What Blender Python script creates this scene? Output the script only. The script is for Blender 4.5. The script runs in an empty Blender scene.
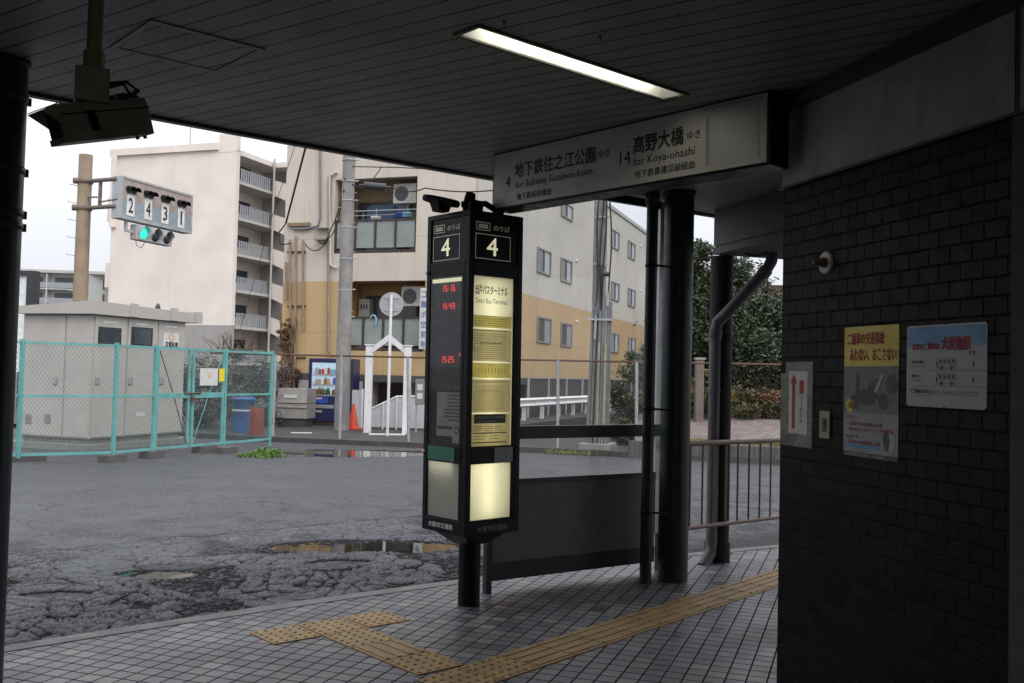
import bpy, math, random
from mathutils import Vector as V, Matrix
random.seed(7)
SC = bpy.context.scene
COL = SC.collection
R = math.radians
# ------------------------------------------------------------------ camera
EYE = V((0, 0, 1.5)); FPX = 983.8; PITCH = R(1.975); ROLL = R(1.418)
_f = V((0, math.cos(PITCH), math.sin(PITCH))); _u0 = V((0, -math.sin(PITCH), math.cos(PITCH))); _r0 = V((1, 0, 0))
_rt = _r0 * math.cos(ROLL) + _u0 * math.sin(ROLL); _up = _u0 * math.cos(ROLL) - _r0 * math.sin(ROLL)
cam = bpy.data.cameras.new('camera'); cam.sensor_width = 36; cam.lens = FPX / 1024 * 36
cam.clip_start = .05; cam.clip_end = 3000
camo = bpy.data.objects.new('camera', cam); COL.objects.link(camo); SC.camera = camo
camo.matrix_world = Matrix(((_rt.x, _up.x, -_f.x, EYE.x), (_rt.y, _up.y, -_f.y, EYE.y), (_rt.z, _up.z, -_f.z, EYE.z), (0, 0, 0, 1)))
# ------------------------------------------------------------------ world, sun, exposure
SUN_EL, SUN_AZ = 48, 150
w = bpy.data.worlds.new('World'); SC.world = w; w.use_nodes = True
nt = w.node_tree; nt.nodes.clear()
def wn_(t, **k):
    n = nt.nodes.new(t)
    for a, b in k.items(): setattr(n, a, b)
    return n
sky = wn_('ShaderNodeTexSky', sky_type='NISHITA'); sky.sun_disc = False
sky.sun_elevation = R(SUN_EL); sky.sun_rotation = R(SUN_AZ); sky.dust_density = 6; sky.air_density = 1.2
hs = wn_('ShaderNodeHueSaturation'); hs.inputs['Saturation'].default_value = .35
tc = wn_('ShaderNodeTexCoord'); no = wn_('ShaderNodeTexNoise'); no.inputs['Scale'].default_value = 2.2; no.inputs['Detail'].default_value = 5
cr = wn_('ShaderNodeValToRGB')
cr.color_ramp.elements[0].position = .3; cr.color_ramp.elements[0].color = (9.2, 9.5, 10.4, 1)
cr.color_ramp.elements[1].position = .75; cr.color_ramp.elements[1].color = (11.2, 11.4, 12.0, 1)
mx = wn_('ShaderNodeMix', data_type='RGBA'); mx.inputs[0].default_value = .85
bg = wn_('ShaderNodeBackground'); bg.inputs['Strength'].default_value = .148
wo = wn_('ShaderNodeOutputWorld')
nt.links.new(sky.outputs[0], hs.inputs['Color']); nt.links.new(tc.outputs['Generated'], no.inputs['Vector'])
nt.links.new(no.outputs['Fac'], cr.inputs['Fac']); nt.links.new(hs.outputs[0], mx.inputs[6]); nt.links.new(cr.outputs[0], mx.inputs[7])
sx = wn_('ShaderNodeSeparateXYZ'); nt.links.new(tc.outputs['Generated'], sx.inputs[0])
mr = wn_('ShaderNodeMapRange'); nt.links.new(sx.outputs['Z'], mr.inputs['Value']); mr.inputs['From Min'].default_value = 0; mr.inputs['From Max'].default_value = 1; mr.inputs['To Min'].default_value = .60; mr.inputs['To Max'].default_value = 1.45
vm_ = wn_('ShaderNodeVectorMath', operation='SCALE'); nt.links.new(mx.outputs[2], vm_.inputs[0]); nt.links.new(mr.outputs[0], vm_.inputs['Scale'])
nt.links.new(vm_.outputs[0], bg.inputs['Color']); nt.links.new(bg.outputs[0], wo.inputs[0])
sl = bpy.data.lights.new('sun', 'SUN'); sl.energy = 1.2; sl.angle = R(35); sl.color = (1, .97, .93)
so = bpy.data.objects.new('sun', sl); COL.objects.link(so)
sd = V((math.sin(R(SUN_AZ)) * math.cos(R(SUN_EL)), math.cos(R(SUN_AZ)) * math.cos(R(SUN_EL)), math.sin(R(SUN_EL))))
so.rotation_euler = sd.to_track_quat('Z', 'Y').to_euler(); so.location = (0, -5, 20)
vs = SC.view_settings; vs.view_transform = 'Standard'; vs.look = 'None'; vs.gamma = 1; vs.exposure = 0; vs.use_curve_mapping = False
SC.cycles.max_bounces = 10; SC.cycles.diffuse_bounces = 5; SC.cycles.transparent_max_bounces = 24

# ------------------------------------------------------------------ frames and measuring
Z = V((0, 0, 1)); O = V((0, 0, 0))
def azv(d): return V((math.sin(R(d)), math.cos(R(d)), 0))
E = azv(48.59); N = V((-E.y, E.x, 0))            # along the kerb / towards the street
A = azv(19.28); B = V((-A.y, A.x, 0))            # the grid of the paving and of the blocks across the street
class Fr:
    def __init__(s, o, x, y): s.o, s.x, s.y = V(o), V(x), V(y)
    def p(s, a, b, c): return s.o + s.x * a + s.y * b + Z * c
UV = Fr(O, E, N)
def ray(px, py): return _f + _rt * ((px - 512) / FPX) - _up * ((py - 341.5) / FPX)
def G(px, py, z=0):
    r = ray(px, py); return EYE + r * ((z - EYE.z) / r.z)
def D(px, py, d):
    r = ray(px, py); return EYE + r * (d / r.y)
def onf(fr, px, py, off=0):                       # (x, z) on the plane y=off of a frame
    r = ray(px, py); p0 = fr.o + fr.y * off
    q = EYE + r * ((p0 - EYE).dot(fr.y) / r.dot(fr.y)) - fr.o
    return q.dot(fr.x), q.z
C0 = V((1.35, 4.92, 0)); WD = azv(163.62); WN = V((WD.y, -WD.x, 0))
WALL = Fr(C0, WD, WN)
CEIL = 2.92

# ------------------------------------------------------------------ materials
MATS = {}
class NT:
    def __init__(s, name):
        s.m = bpy.data.materials.new(name); s.m.use_nodes = True; s.t = s.m.node_tree
        s.b = s.t.nodes['Principled BSDF']; s.out = s.t.nodes['Material Output']; MATS[name] = s.m
        s.tc = s.n('ShaderNodeTexCoord').outputs['Object']
    def n(s, t, **k):
        x = s.t.nodes.new(t)
        for a, b in k.items(): setattr(x, a, b)
        return x
    def l(s, a, b): s.t.links.new(a, b)
    def put(s, inp, v):
        if isinstance(v, bpy.types.NodeSocket): s.l(v, inp)
        else: inp.default_value = v
    def math(s, op, a, b=None, c=None, clamp=False):
        x = s.n('ShaderNodeMath', operation=op); x.use_clamp = clamp
        for i, v in enumerate((a, b, c)):
            if v is not None: s.put(x.inputs[i], v)
        return x.outputs[0]
    def dot(s, vec, d, off=0.0):
        x = s.n('ShaderNodeVectorMath', operation='DOT_PRODUCT'); s.l(vec, x.inputs[0]); x.inputs[1].default_value = d
        return s.math('ADD', x.outputs['Value'], off)
    def noise(s, scale, detail=4, rough=.55, vec=None, dist=0):
        x = s.n('ShaderNodeTexNoise'); x.inputs['Scale'].default_value = scale; x.inputs['Detail'].default_value = detail
        x.inputs['Roughness'].default_value = rough; x.inputs['Distortion'].default_value = dist
        s.l(vec or s.tc, x.inputs['Vector']); return x.outputs['Fac']
    def mapv(s, sc, vec=None):
        x = s.n('ShaderNodeMapping'); x.inputs['Scale'].default_value = sc; s.l(vec or s.tc, x.inputs['Vector']); return x.outputs[0]
    def rng(s, v, a, b, c=0, d=1):
        x = s.n('ShaderNodeMapRange'); s.put(x.inputs['Value'], v)
        for k, q in zip(('From Min', 'From Max', 'To Min', 'To Max'), (a, b, c, d)): x.inputs[k].default_value = q
        return x.outputs[0]
    def mix(s, f, a, b):
        x = s.n('ShaderNodeMix', data_type='RGBA'); s.put(x.inputs[0], f)
        for i, q in ((6, a), (7, b)):
            if isinstance(q, tuple): q = (*q[:3], 1)
            s.put(x.inputs[i], q)
        return x.outputs[2]
    def comb(s, x_, y_, z_=0.0):
        x = s.n('ShaderNodeCombineXYZ')
        for i, q in enumerate((x_, y_, z_)): s.put(x.inputs[i], q)
        return x.outputs[0]
    def wnoise(s, vec, col=False):
        x = s.n('ShaderNodeTexWhiteNoise', noise_dimensions='3D'); s.l(vec, x.inputs['Vector']); return x.outputs['Color' if col else 'Value']
    def ramp(s, f, els):
        x = s.n('ShaderNodeValToRGB'); r = x.color_ramp; s.l(f, x.inputs[0])
        while len(r.elements) < len(els): r.elements.new(.5)
        for e, (p, c) in zip(r.elements, els): e.position = p; e.color = (*c, 1)
        return x.outputs[0]
    def bump(s, h, strength=.4, dist=.01, prev=None):
        x = s.n('ShaderNodeBump'); x.inputs['Strength'].default_value = strength; x.inputs['Distance'].default_value = dist
        s.l(h, x.inputs['Height'])
        if prev: s.l(prev, x.inputs['Normal'])
        return x.outputs[0]
    def fin(s, col=None, rough=None, metal=None, normal=None):
        if col is not None: s.put(s.b.inputs['Base Color'], (*col, 1) if isinstance(col, tuple) else col)
        if rough is not None: s.put(s.b.inputs['Roughness'], rough)
        if metal is not None: s.put(s.b.inputs['Metallic'], metal)
        if normal is not None: s.l(normal, s.b.inputs['Normal'])
        return s.m
def mat(name, col, rough=.6, metal=0, var=.22, scale=6, dirt=None, dirt_amt=.5, streak=False, bump=.0, bscale=80):
    if name in MATS: return MATS[name]
    t = NT(name)
    v = t.noise(scale, 6, .6)
    c = t.mix(t.rng(v, .3, .7), tuple(q * (1 - var) for q in col), tuple(min(1, q * (1 + var * .6)) for q in col))
    if dirt:
        vec = t.mapv((3.5, 3.5, .35)) if streak else None
        d = t.noise(scale * (.5 if streak else .8), 8, .65, vec)
        c = t.mix(t.rng(d, .5, .72, 0, dirt_amt), c, dirt)
    nm = t.bump(t.noise(bscale, 4), bump, .004) if bump else None
    return t.fin(c, t.rng(t.noise(scale * 2.3, 5), .3, .7, max(0, rough - .1), min(1, rough + .1)), metal, nm)
def emis(name, col, strength):
    t = NT(name); t.b.inputs['Emission Color'].default_value = (*col, 1); t.b.inputs['Emission Strength'].default_value = strength
    return t.fin(tuple(min(.8, q) for q in col), .5)

# paving of 10 cm square tiles on the A/B grid
t = NT('paving_tiles')
pu, pv = t.math('DIVIDE', t.dot(t.tc, A), .1), t.math('DIVIDE', t.dot(t.tc, B), .1)
fu, fv = t.math('FRACT', pu), t.math('FRACT', pv)
def edge(t, f): return t.math('MINIMUM', f, t.math('SUBTRACT', 1.0, f))
ed = t.math('MINIMUM', edge(t, fu), edge(t, fv))
gm = t.rng(ed, .028, .062)
cid = t.comb(t.math('FLOOR', pu), t.math('FLOOR', pv))
cell = t.wnoise(cid)
big = t.noise(.55, 3)
tilecol = t.ramp(cell, [(0, (.085, .086, .10)), (.3, (.14, .14, .16)), (.5, (.165, .17, .205)), (.7, (.19, .165, .15)), (.85, (.25, .235, .225)), (1, (.29, .27, .25))])
tilecol = t.mix(t.rng(t.noise(1.3, 3, .5, t.n('ShaderNodeVectorMath', operation='SNAP').outputs[0] if 0 else t.comb(t.math('FLOOR', pu), t.math('FLOOR', pv))), .45, .6, 0, .0), tilecol, (.1, .1, .1))
blk = t.noise(.22, 2, .5, t.comb(t.math('FLOOR', pu), t.math('FLOOR', pv)))
tilecol = t.mix(t.rng(blk, .50, .58, 0, .55), tilecol, (.105, .107, .118))
tilecol = t.mix(t.rng(t.noise(120, 3), .4, .8, 0, .35), tilecol, (.26, .25, .26))
tilecol = t.mix(t.rng(t.noise(9, 7, .7), .58, .75, 0, .5), tilecol, (.06, .055, .055))
t.put(t.b.inputs['Specular IOR Level'], t.rng(gm, 0, 1, .0, .42))
c = t.mix(gm, (.012, .011, .012), t.mix(.12, tilecol, (.0, .0, .0)))
h = t.math('ADD', gm, t.math('MULTIPLY', t.noise(160, 3), .12))
h = t.math('ADD', h, t.math('MULTIPLY', cell, .35))
ro = t.math('ADD', t.rng(t.noise(2.2, 6), .35, .65, .24, .50), t.math('MULTIPLY', t.wnoise(cid), .1))
t.fin(c, ro, 0, t.bump(h, .5, .003))

def dots(t, sc, th, vec=None):       # sparse stones and pits: some cells of a fine voronoi
    x = t.n('ShaderNodeTexVoronoi', feature='F1'); x.inputs['Scale'].default_value = sc; t.l(vec or t.tc, x.inputs['Vector'])
    cs = t.n('ShaderNodeSeparateColor'); t.l(x.outputs['Color'], cs.inputs[0])
    return t.math('MULTIPLY', t.rng(x.outputs['Distance'], .42, .28), t.math('LESS_THAN', cs.outputs[0], th))
# wet cracked asphalt, two shallow puddles near the kerb, wide ones far out
t = NT('asphalt')
ru, rv = t.dot(t.tc, E), t.dot(t.tc, N)
def ell(u, v, a, b, th=0):
    du, dv = t.math('SUBTRACT', ru, u), t.math('SUBTRACT', rv, v)
    c_, s_ = math.cos(th), math.sin(th)
    x_ = t.math('ADD', t.math('MULTIPLY', du, c_ / a), t.math('MULTIPLY', dv, s_ / a))
    y_ = t.math('ADD', t.math('MULTIPLY', du, -s_ / b), t.math('MULTIPLY', dv, c_ / b))
    return t.math('ADD', t.math('MULTIPLY', x_, x_), t.math('MULTIPLY', y_, y_))
near = t.math('MULTIPLY', t.rng(t.math('ADD', rv, t.math('MULTIPLY', t.noise(.9, 3), 7.0)), 14.0, 11.5), t.rng(ru, 15, 11))
pn = t.math('MULTIPLY', t.math('SUBTRACT', t.noise(2.6, 6, .65), .5), 3.2)
pn2 = t.math('MULTIPLY', t.math('SUBTRACT', t.noise(9, 6, .7), .5), 1.6)
def pud(*a): return t.rng(t.math('ADD', ell(*a), t.math('ADD', pn, pn2)), 1.0, .9)
p1 = t.math('MULTIPLY', ru, 0.0)
p2 = t.rng(t.math('ADD', ell(10.45, 16.55, 2.0, .95, -.40), t.math('MULTIPLY', t.math('ADD', pn, pn2), .55)), 1.0, .9)
pdl = t.math('MAXIMUM', p1, p2)
dv_ = t.n('ShaderNodeVectorMath', operation='MULTIPLY_ADD')
nc_ = t.n('ShaderNodeTexNoise'); nc_.inputs['Scale'].default_value = 5; nc_.inputs['Detail'].default_value = 4; t.l(t.tc, nc_.inputs['Vector'])
t.l(nc_.outputs['Color'], dv_.inputs[0]); dv_.inputs[1].default_value = (.35, .35, 0); t.l(t.tc, dv_.inputs[2])
def vor(scale, vec, feat='DISTANCE_TO_EDGE'):
    x = t.n('ShaderNodeTexVoronoi', feature=feat); x.inputs['Scale'].default_value = scale; t.l(vec, x.inputs['Vector']); return x.outputs[0]
crk = t.rng(vor(4.2, dv_.outputs[0]), .005, .035)
crk2 = t.rng(vor(1.1, dv_.outputs[0]), .0, .012)
crk = t.math('MINIMUM', t.math('SUBTRACT', 1.0, t.math('MULTIPLY', t.math('SUBTRACT', 1.0, crk), near)), t.rng(t.math('ADD', crk2, t.rng(t.noise(.7), .45, .55)), 0, 1))
agg = vor(85, t.tc, 'F1'); agg2 = vor(34, t.tc, 'F1')
brk = t.math('MULTIPLY', near, t.rng(t.noise(2.4, 7, .75), .50, .60, 0, .7))            # patches where the wearing course has ravelled
kerbd = t.rng(t.math('ADD', rv, t.math('MULTIPLY', t.noise(3, 5), .9)), 6.7, 6.2)
brk = t.math('MAXIMUM', brk, kerbd)
spk = t.noise(38, 7, .85)
c = t.mix(t.rng(spk, .42, .60), (.030, .031, .034), (.102, .104, .115))
c = t.mix(t.rng(t.noise(19, 6, .8), .56, .64, 0, .8), c, (.028, .028, .029))
c = t.mix(t.rng(t.noise(70, 4, .8), .62, .72, 0, .6), c, (.25, .25, .27))
c = t.mix(t.rng(t.noise(.35, 4), .35, .65, 0, .25), c, (.09, .092, .10))
c = t.mix(dots(t, 40, .17), c, (.013, .013, .013)); c = t.mix(dots(t, 17, .05), c, (.015, .015, .015)); c = t.mix(dots(t, 55, .08, t.mapv((1.01, 1, 1))), c, (.27, .27, .29))
c = t.mix(t.math('MULTIPLY', brk, t.rng(t.math('ADD', agg2, t.math('MULTIPLY', t.noise(22, 6, .8), .9)), .60, .80)), c, (.009, .009, .009))
c = t.mix(t.math('MULTIPLY', brk, t.rng(t.noise(60, 3), .62, .75, 0, .5)), c, (.19, .19, .2))
c = t.mix(crk, (.022, .022, .022), c)
c = t.mix(pdl, c, (.03, .028, .022))
dry = t.math('SUBTRACT', 1.0, pdl)
hh = t.math('ADD', t.math('MULTIPLY', t.math('SUBTRACT', 1.0, agg), .22), t.math('MULTIPLY', crk, .8))
hh = t.math('ADD', hh, t.math('MULTIPLY', t.math('MULTIPLY', brk, t.noise(28, 6, .7)), 3.0))
hh = t.math('MULTIPLY', hh, dry)
t.put(t.b.inputs['Specular IOR Level'], t.rng(pdl, 0, 1, .28, .5))
ro = t.math('ADD', t.math('MULTIPLY', dry, t.rng(t.noise(1.2, 6), .35, .65, .50, .70)), .015)
t.fin(c, ro, 0, t.bump(hh, .75, .012))

t = NT('asphalt_broken')
zz = t.dot(t.tc, Z, 0)
spk = t.noise(42, 7, .85)
top = t.mix(t.rng(spk, .42, .60), (.038, .039, .042), (.155, .158, .172)); top = t.mix(t.rng(t.noise(75, 4, .8), .60, .70, 0, .6), top, (.26, .26, .28)); top = t.mix(t.rng(t.noise(.8, 4), .4, .65, 0, .4), top, (.14, .14, .155)); top = t.mix(dots(t, 48, .22), top, (.014, .014, .014)); top = t.mix(dots(t, 62, .10, t.mapv((1.01, 1, 1))), top, (.30, .30, .32))
low = t.mix(t.rng(t.noise(48, 4, .8), .54, .64), (.010, .010, .010), (.15, .15, .16))
hm = t.rng(t.math('ADD', zz, t.math('MULTIPLY', t.math('SUBTRACT', t.noise(30, 5, .75), .5), .012)), -.095, -.083)
t.put(t.b.inputs['Specular IOR Level'], t.rng(hm, 0, 1, .02, .22))
t.fin(t.mix(hm, low, top), t.rng(t.noise(2), .3, .7, .5, .72), 0, t.bump(t.math('ADD', t.noise(120, 4, .8), t.noise(45, 5, .8)), .8, .010))
t = NT('water'); t.b.inputs['IOR'].default_value = 1.33; t.fin((.02, .018, .014), .012, 0, t.bump(t.noise(5, 2), .02, .01))

# dark glazed wall brick, 117 x 70 mm
t = NT('wall_brick')
s_ = t.math('DIVIDE', t.dot(t.tc, WD, -C0.dot(WD)), .1175); z_ = t.math('DIVIDE', t.dot(t.tc, Z, -.004), .0703)
row = t.math('FLOOR', z_); s2 = t.math('ADD', s_, t.math('MULTIPLY', t.math('MODULO', row, 2.0), .5))
ed = t.math('MINIMUM', edge(t, t.math('FRACT', s2)), t.math('MULTIPLY', edge(t, t.math('FRACT', z_)), .62))
gm = t.rng(ed, .018, .045)
cid = t.comb(t.math('FLOOR', s2), row)
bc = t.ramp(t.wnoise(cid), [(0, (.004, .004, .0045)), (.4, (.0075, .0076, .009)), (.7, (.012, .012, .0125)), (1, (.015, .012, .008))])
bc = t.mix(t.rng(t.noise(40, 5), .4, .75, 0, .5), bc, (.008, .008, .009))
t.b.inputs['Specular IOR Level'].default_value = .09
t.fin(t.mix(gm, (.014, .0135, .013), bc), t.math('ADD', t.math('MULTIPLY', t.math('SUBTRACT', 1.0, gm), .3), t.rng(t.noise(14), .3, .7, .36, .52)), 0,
      t.bump(t.math('ADD', gm, t.math('MULTIPLY', t.noise(90, 4), .3)), .6, .003))

# soffit of narrow metal strips with open joints
t = NT('soffit_strips')
SD = azv(-55.25); SN = V((SD.y, -SD.x, 0))
q = t.math('DIVIDE', t.dot(t.tc, SN, .0), .118)
ed = edge(t, t.math('FRACT', q))
gm = t.rng(ed, .03, .055)
sc_ = t.wnoise(t.comb(t.math('FLOOR', q), 0.0))
c = t.mix(sc_, (.30, .295, .29), (.345, .34, .335))
c = t.mix(t.rng(t.noise(1.6, 6, .65), .45, .7, 0, .4), c, (.19, .185, .175))
c = t.mix(t.rng(t.noise(7, 7, .75), .60, .72, 0, .45), c, (.17, .15, .12))
t.b.inputs['Specular IOR Level'].default_value = .3
t.fin(t.mix(gm, (.012, .012, .012), c), t.rng(t.noise(2), .3, .7, .42, .58), 0, t.bump(gm, .8, .006))

# sandwich panel facade with vertical joints and rain streaks
def facade(name, col, vec, pitch=.9, jz=2.75, joint=.6, stk=.28):
    t = NT(name)
    q = t.math('FRACT', t.math('DIVIDE', t.dot(t.tc, vec), pitch)); z = t.math('FRACT', t.math('DIVIDE', t.dot(t.tc, Z, .15), jz))
    g1 = t.rng(edge(t, q), 0, .012); g2 = t.rng(edge(t, z), 0, .006)
    c = t.mix(t.rng(t.noise(.35, 5), .3, .7), tuple(x * .9 for x in col), tuple(x * 1.06 for x in col))
    c = t.mix(t.rng(t.noise(1.3, 7, .65, t.mapv((2.2, 2.2, .16))), .48, .75, 0, stk), c, tuple(x * .55 for x in col))
    c = t.mix(t.math('MULTIPLY', t.math('SUBTRACT', 1.0, t.math('MINIMUM', g1, g2)), joint), c, tuple(x * .5 for x in col))
    t.fin(c, .75, 0, t.bump(t.noise(30, 4), .15, .01))
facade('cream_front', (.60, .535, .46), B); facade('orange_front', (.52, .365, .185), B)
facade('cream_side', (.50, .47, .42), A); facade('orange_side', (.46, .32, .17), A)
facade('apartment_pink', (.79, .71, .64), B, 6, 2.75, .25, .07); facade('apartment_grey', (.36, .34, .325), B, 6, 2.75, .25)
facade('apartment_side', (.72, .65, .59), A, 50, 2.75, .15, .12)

mat('black_paint', (.012, .013, .013), .35, var=.3)
mat('kiosk_paint', (.0075, .0085, .0085), .36, var=.35, scale=12, dirt=(.022, .021, .02), dirt_amt=.3)
for k_ in ('black_paint', 'kiosk_paint'): MATS[k_].node_tree.nodes['Principled BSDF'].inputs['Specular IOR Level'].default_value = .14
mat('green_black_steel', (.020, .028, .027), .38, var=.25, scale=5, dirt=(.05, .045, .04), dirt_amt=.4)
mat('wall_trim_grey', (.10, .095, .088), .8, dirt=(.05, .045, .04), bump=.4); mat('grey_column', (.09, .088, .088), .5, dirt=(.05, .04, .035))
mat('brown_column', (.020, .017, .016), .65)
mat('pvc_grey', (.105, .10, .108), .45, dirt=(.09, .08, .075))
mat('rail_paint', (.20, .125, .095), .42, dirt=(.10, .06, .04), bump=.2)
mat('asphalt_far', (.048, .047, .049), .75, dirt=(.085, .082, .08), bump=.5, scale=2)
mat('alu', (.42, .43, .44), .42, metal=.6, dirt=(.2, .2, .2))
mat('beige_fascia', (.33, .325, .31), .6, dirt=(.20, .19, .17), dirt_amt=.5, streak=True, bump=.15)
mat('trim_dark', (.06, .058, .055), .4)
mat('concrete', (.29, .28, .26), .85, dirt=(.14, .13, .12), bump=.5, scale=3)
mat('kerb_concrete', (.155, .150, .143), .7, var=.35, dirt=(.06, .056, .05), dirt_amt=.7, bump=.6, scale=5)
mat('kerb_dark', (.055, .05, .048), .7, dirt=(.12, .11, .10), bump=.6, scale=5)
mat('pole_concrete', (.27, .262, .25), .85, var=.3, dirt=(.12, .115, .11), dirt_amt=.7, streak=True, bump=.4, scale=3)
mat('pole_brown', (.33, .25, .175), .85, dirt=(.20, .12, .08), streak=True, bump=.4, scale=3)
mat('speckled_beam', (.105, .095, .098), .7, bump=.9, bscale=220, scale=60, var=.5)
mat('tactile_yellow', (.33, .20, .06), .55, dirt=(.15, .095, .045), dirt_amt=.75, scale=7, bump=.3)
mat('turquoise_paint', (.13, .39, .37), .55, dirt=(.17, .20, .17), dirt_amt=.7, scale=4)
mat('cabinet_beige', (.44, .415, .38), .5, var=.08, scale=2, dirt=(.36, .33, .29), dirt_amt=.4, streak=True)
mat('cabinet_dark', (.05, .05, .05), .5)
mat('plinth', (.22, .215, .205), .85, bump=.4)
mat('galv', (.40, .41, .42), .5, metal=.4, dirt=(.28, .27, .25), scale=9)
mat('galv_matt', (.40, .41, .42), .6, dirt=(.25, .22, .19), scale=5)
mat('conduit_grey', (.19, .195, .20), .55, dirt=(.15, .14, .13), scale=5)
mat('white_paint', (.74, .74, .74), .45, var=.08, dirt=(.45, .43, .40), dirt_amt=.3)
mat('white_plate', (.62, .62, .60), .4, var=.1)
mat('rust', (.12, .068, .045), .85, dirt=(.05, .035, .028))
mat('window_glass', (.055, .065, .075), .06)
mat('window_bright', (.30, .33, .35), .12)
mat('frame_brown', (.05, .032, .026), .45)
mat('frame_grey', (.22, .215, .205), .45)
mat('frost_glass', (.26, .29, .275), .22, var=.2, scale=1.2)
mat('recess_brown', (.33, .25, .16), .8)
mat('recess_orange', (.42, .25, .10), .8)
mat('undercroft_shade', (.015, .014, .013), .9)
mat('curtain_blue', (.10, .19, .30), .8)
mat('vend_blue', (.012, .02, .09), .35)
mat('vend_panel', (.25, .45, .62), .3, var=.2)
mat('logo_blue', (.03, .10, .5), .4); mat('red', (.50, .03, .02), .45); mat('white', (.78, .78, .76), .5)
mat('ink', (.02, .02, .025), .6); mat('blue_ink', (.03, .07, .35), .6); mat('red_ink', (.45, .03, .03), .6); mat('faded_blue_ink', (.16, .20, .36), .6); mat('orange_ink', (.75, .28, .06), .6)
mat('dull_silver_ink', (.16, .155, .14), .5)
mat('cone_orange', (.66, .065, .02), .5); mat('drum_red', (.27, .04, .03), .5, dirt=(.22, .12, .08), dirt_amt=.6)
mat('tub_blue', (.05, .13, .33), .5)
mat('bin_grey', (.30, .29, .27), .5, dirt=(.2, .19, .17))
mat('dark_fence', (.065, .068, .074), .55, dirt=(.07, .07, .07), streak=True)
mat('bark', (.10, .075, .055), .9, bump=.6)
mat('camera_housing', (.36, .32, .24), .5, dirt=(.16, .11, .07), dirt_amt=.6, scale=14)
mat('yellow_pipe', (.34, .28, .15), .5, dirt=(.07, .055, .035))
mat('cable_black', (.018, .018, .018), .6)
mat('sign_face', (.52, .505, .455), .38, var=.1, dirt=(.27, .25, .20), dirt_amt=.5, scale=4)
mat('sign_patch', (.44, .44, .43), .35, var=.06)
mat('sign_stain', (.36, .34, .26), .5)
mat('poster_yellow', (.75, .60, .03), .45, var=.05); mat('poster_grey', (.30, .30, .31), .45); mat('poster_dark', (.035, .037, .042), .5)
mat('poster_blue', (.09, .30, .60), .45); mat('poster_white', (.44, .45, .46), .45, var=.06); mat('poster_mid', (.16, .165, .18), .5, var=.3, scale=30)
mat('tape', (.34, .35, .35), .3)
mat('tape_clear', (.17, .175, .18), .25)
mat('ivory_plastic', (.36, .32, .22), .45)
mat('soil', (.03, .024, .018), .95, bump=.6)
mat('brick_paving', (.16, .13, .115), .85, dirt=(.2, .2, .12), scale=3)
mat('billboard_white', (.75, .80, .78), .4); 
mat('insulator', (.5, .5, .48), .4); mat('brown_wood', (.25, .17, .10), .8)
mat('lamp_off', (.035, .035, .04), .3)
mat('signal_box', (.40, .43, .45), .5, dirt=(.40, .25, .20), dirt_amt=.9, scale=2.6)
mat('board_pink', (.42, .345, .32), .6, dirt=(.26, .20, .18), dirt_amt=.6); mat('board_blue', (.29, .35, .39), .6, dirt=(.36, .26, .22), dirt_amt=.6); mat('arm_rust', (.17, .135, .115), .7, dirt=(.09, .06, .045), scale=8)
mat('far_apartment', (.40, .40, .385), .8); mat('far_slab', (.46, .44, .41), .8); mat('panel_rail', (.28, .29, .31), .6)
mat('led_back', (.045, .05, .065), .25, var=.15)
mat('paper', (.62, .62, .56), .6)
mat('paper_lines', (.09, .09, .08), .6)
mat('green_plate', (.01, .13, .075), .4)
def leafmat(name, c1, c2):
    t = NT(name); c = t.mix(t.wnoise(t.n('ShaderNodeNewGeometry').outputs['Position']) if False else t.rng(t.noise(2.3, 4), .3, .7), c1, c2)
    t.fin(c, .5); t.b.inputs['Subsurface Weight'].default_value = 0; return t.m
leafmat('leaf_dark', (.021, .035, .014), (.050, .068, .028)); leafmat('leaf_hedge', (.065, .045, .02), (.055, .07, .02))
leafmat('leaf_bush', (.045, .065, .03), (.095, .12, .06)); leafmat('twigs', (.085, .065, .05), (.13, .10, .085)); leafmat('grass', (.10, .20, .03), (.16, .28, .06))
leafmat('grass_dull', (.14, .14, .03), (.22, .21, .06)); leafmat('vine_dead', (.11, .06, .03), (.18, .10, .055)); leafmat('ruddy', (.13, .05, .03), (.16, .10, .04)); leafmat('leaf_yellow', (.20, .13, .03), (.14, .14, .04))
emis('tube_light', (1, .97, .80), 9.0); emis('kiosk_tube', (1, .95, .74), 6.2); emis('signal_green', (.03, .9, .55), .85); emis('led_red', (1, .05, .035), .9)
emis('kiosk_digit', (.95, .92, .6), .55); emis('kiosk_line', (.85, .80, .6), .085); emis('vend_light', (.45, .6, .7), .25)
def translucent(name, col, dens=.75):
    t = NT(name); tr = t.n('ShaderNodeBsdfTranslucent'); df = t.n('ShaderNodeBsdfDiffuse'); m_ = t.n('ShaderNodeMixShader'); m_.inputs[0].default_value = dens
    v = t.mix(t.rng(t.noise(5, 4), .3, .7), tuple(q * .92 for q in col), col)
    t.l(v, tr.inputs[0]); df.inputs[0].default_value = tuple(q * .5 for q in col) + (1,)
    t.l(df.outputs[0], m_.inputs[1]); t.l(tr.outputs[0], m_.inputs[2])
    gl = t.n('ShaderNodeBsdfGlossy'); gl.inputs['Roughness'].default_value = .12; m2 = t.n('ShaderNodeMixShader'); m2.inputs[0].default_value = .04
    t.l(m_.outputs[0], m2.inputs[1]); t.l(gl.outputs[0], m2.inputs[2]); t.l(m2.outputs[0], t.out.inputs[0])
translucent('diffuser', (.90, .88, .70)); translucent('diffuser_yellow', (.60, .54, .17)); translucent('diffuser_tan', (.56, .50, .33)); translucent('diffuser_dull', (.90, .90, .78), .35)
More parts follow.
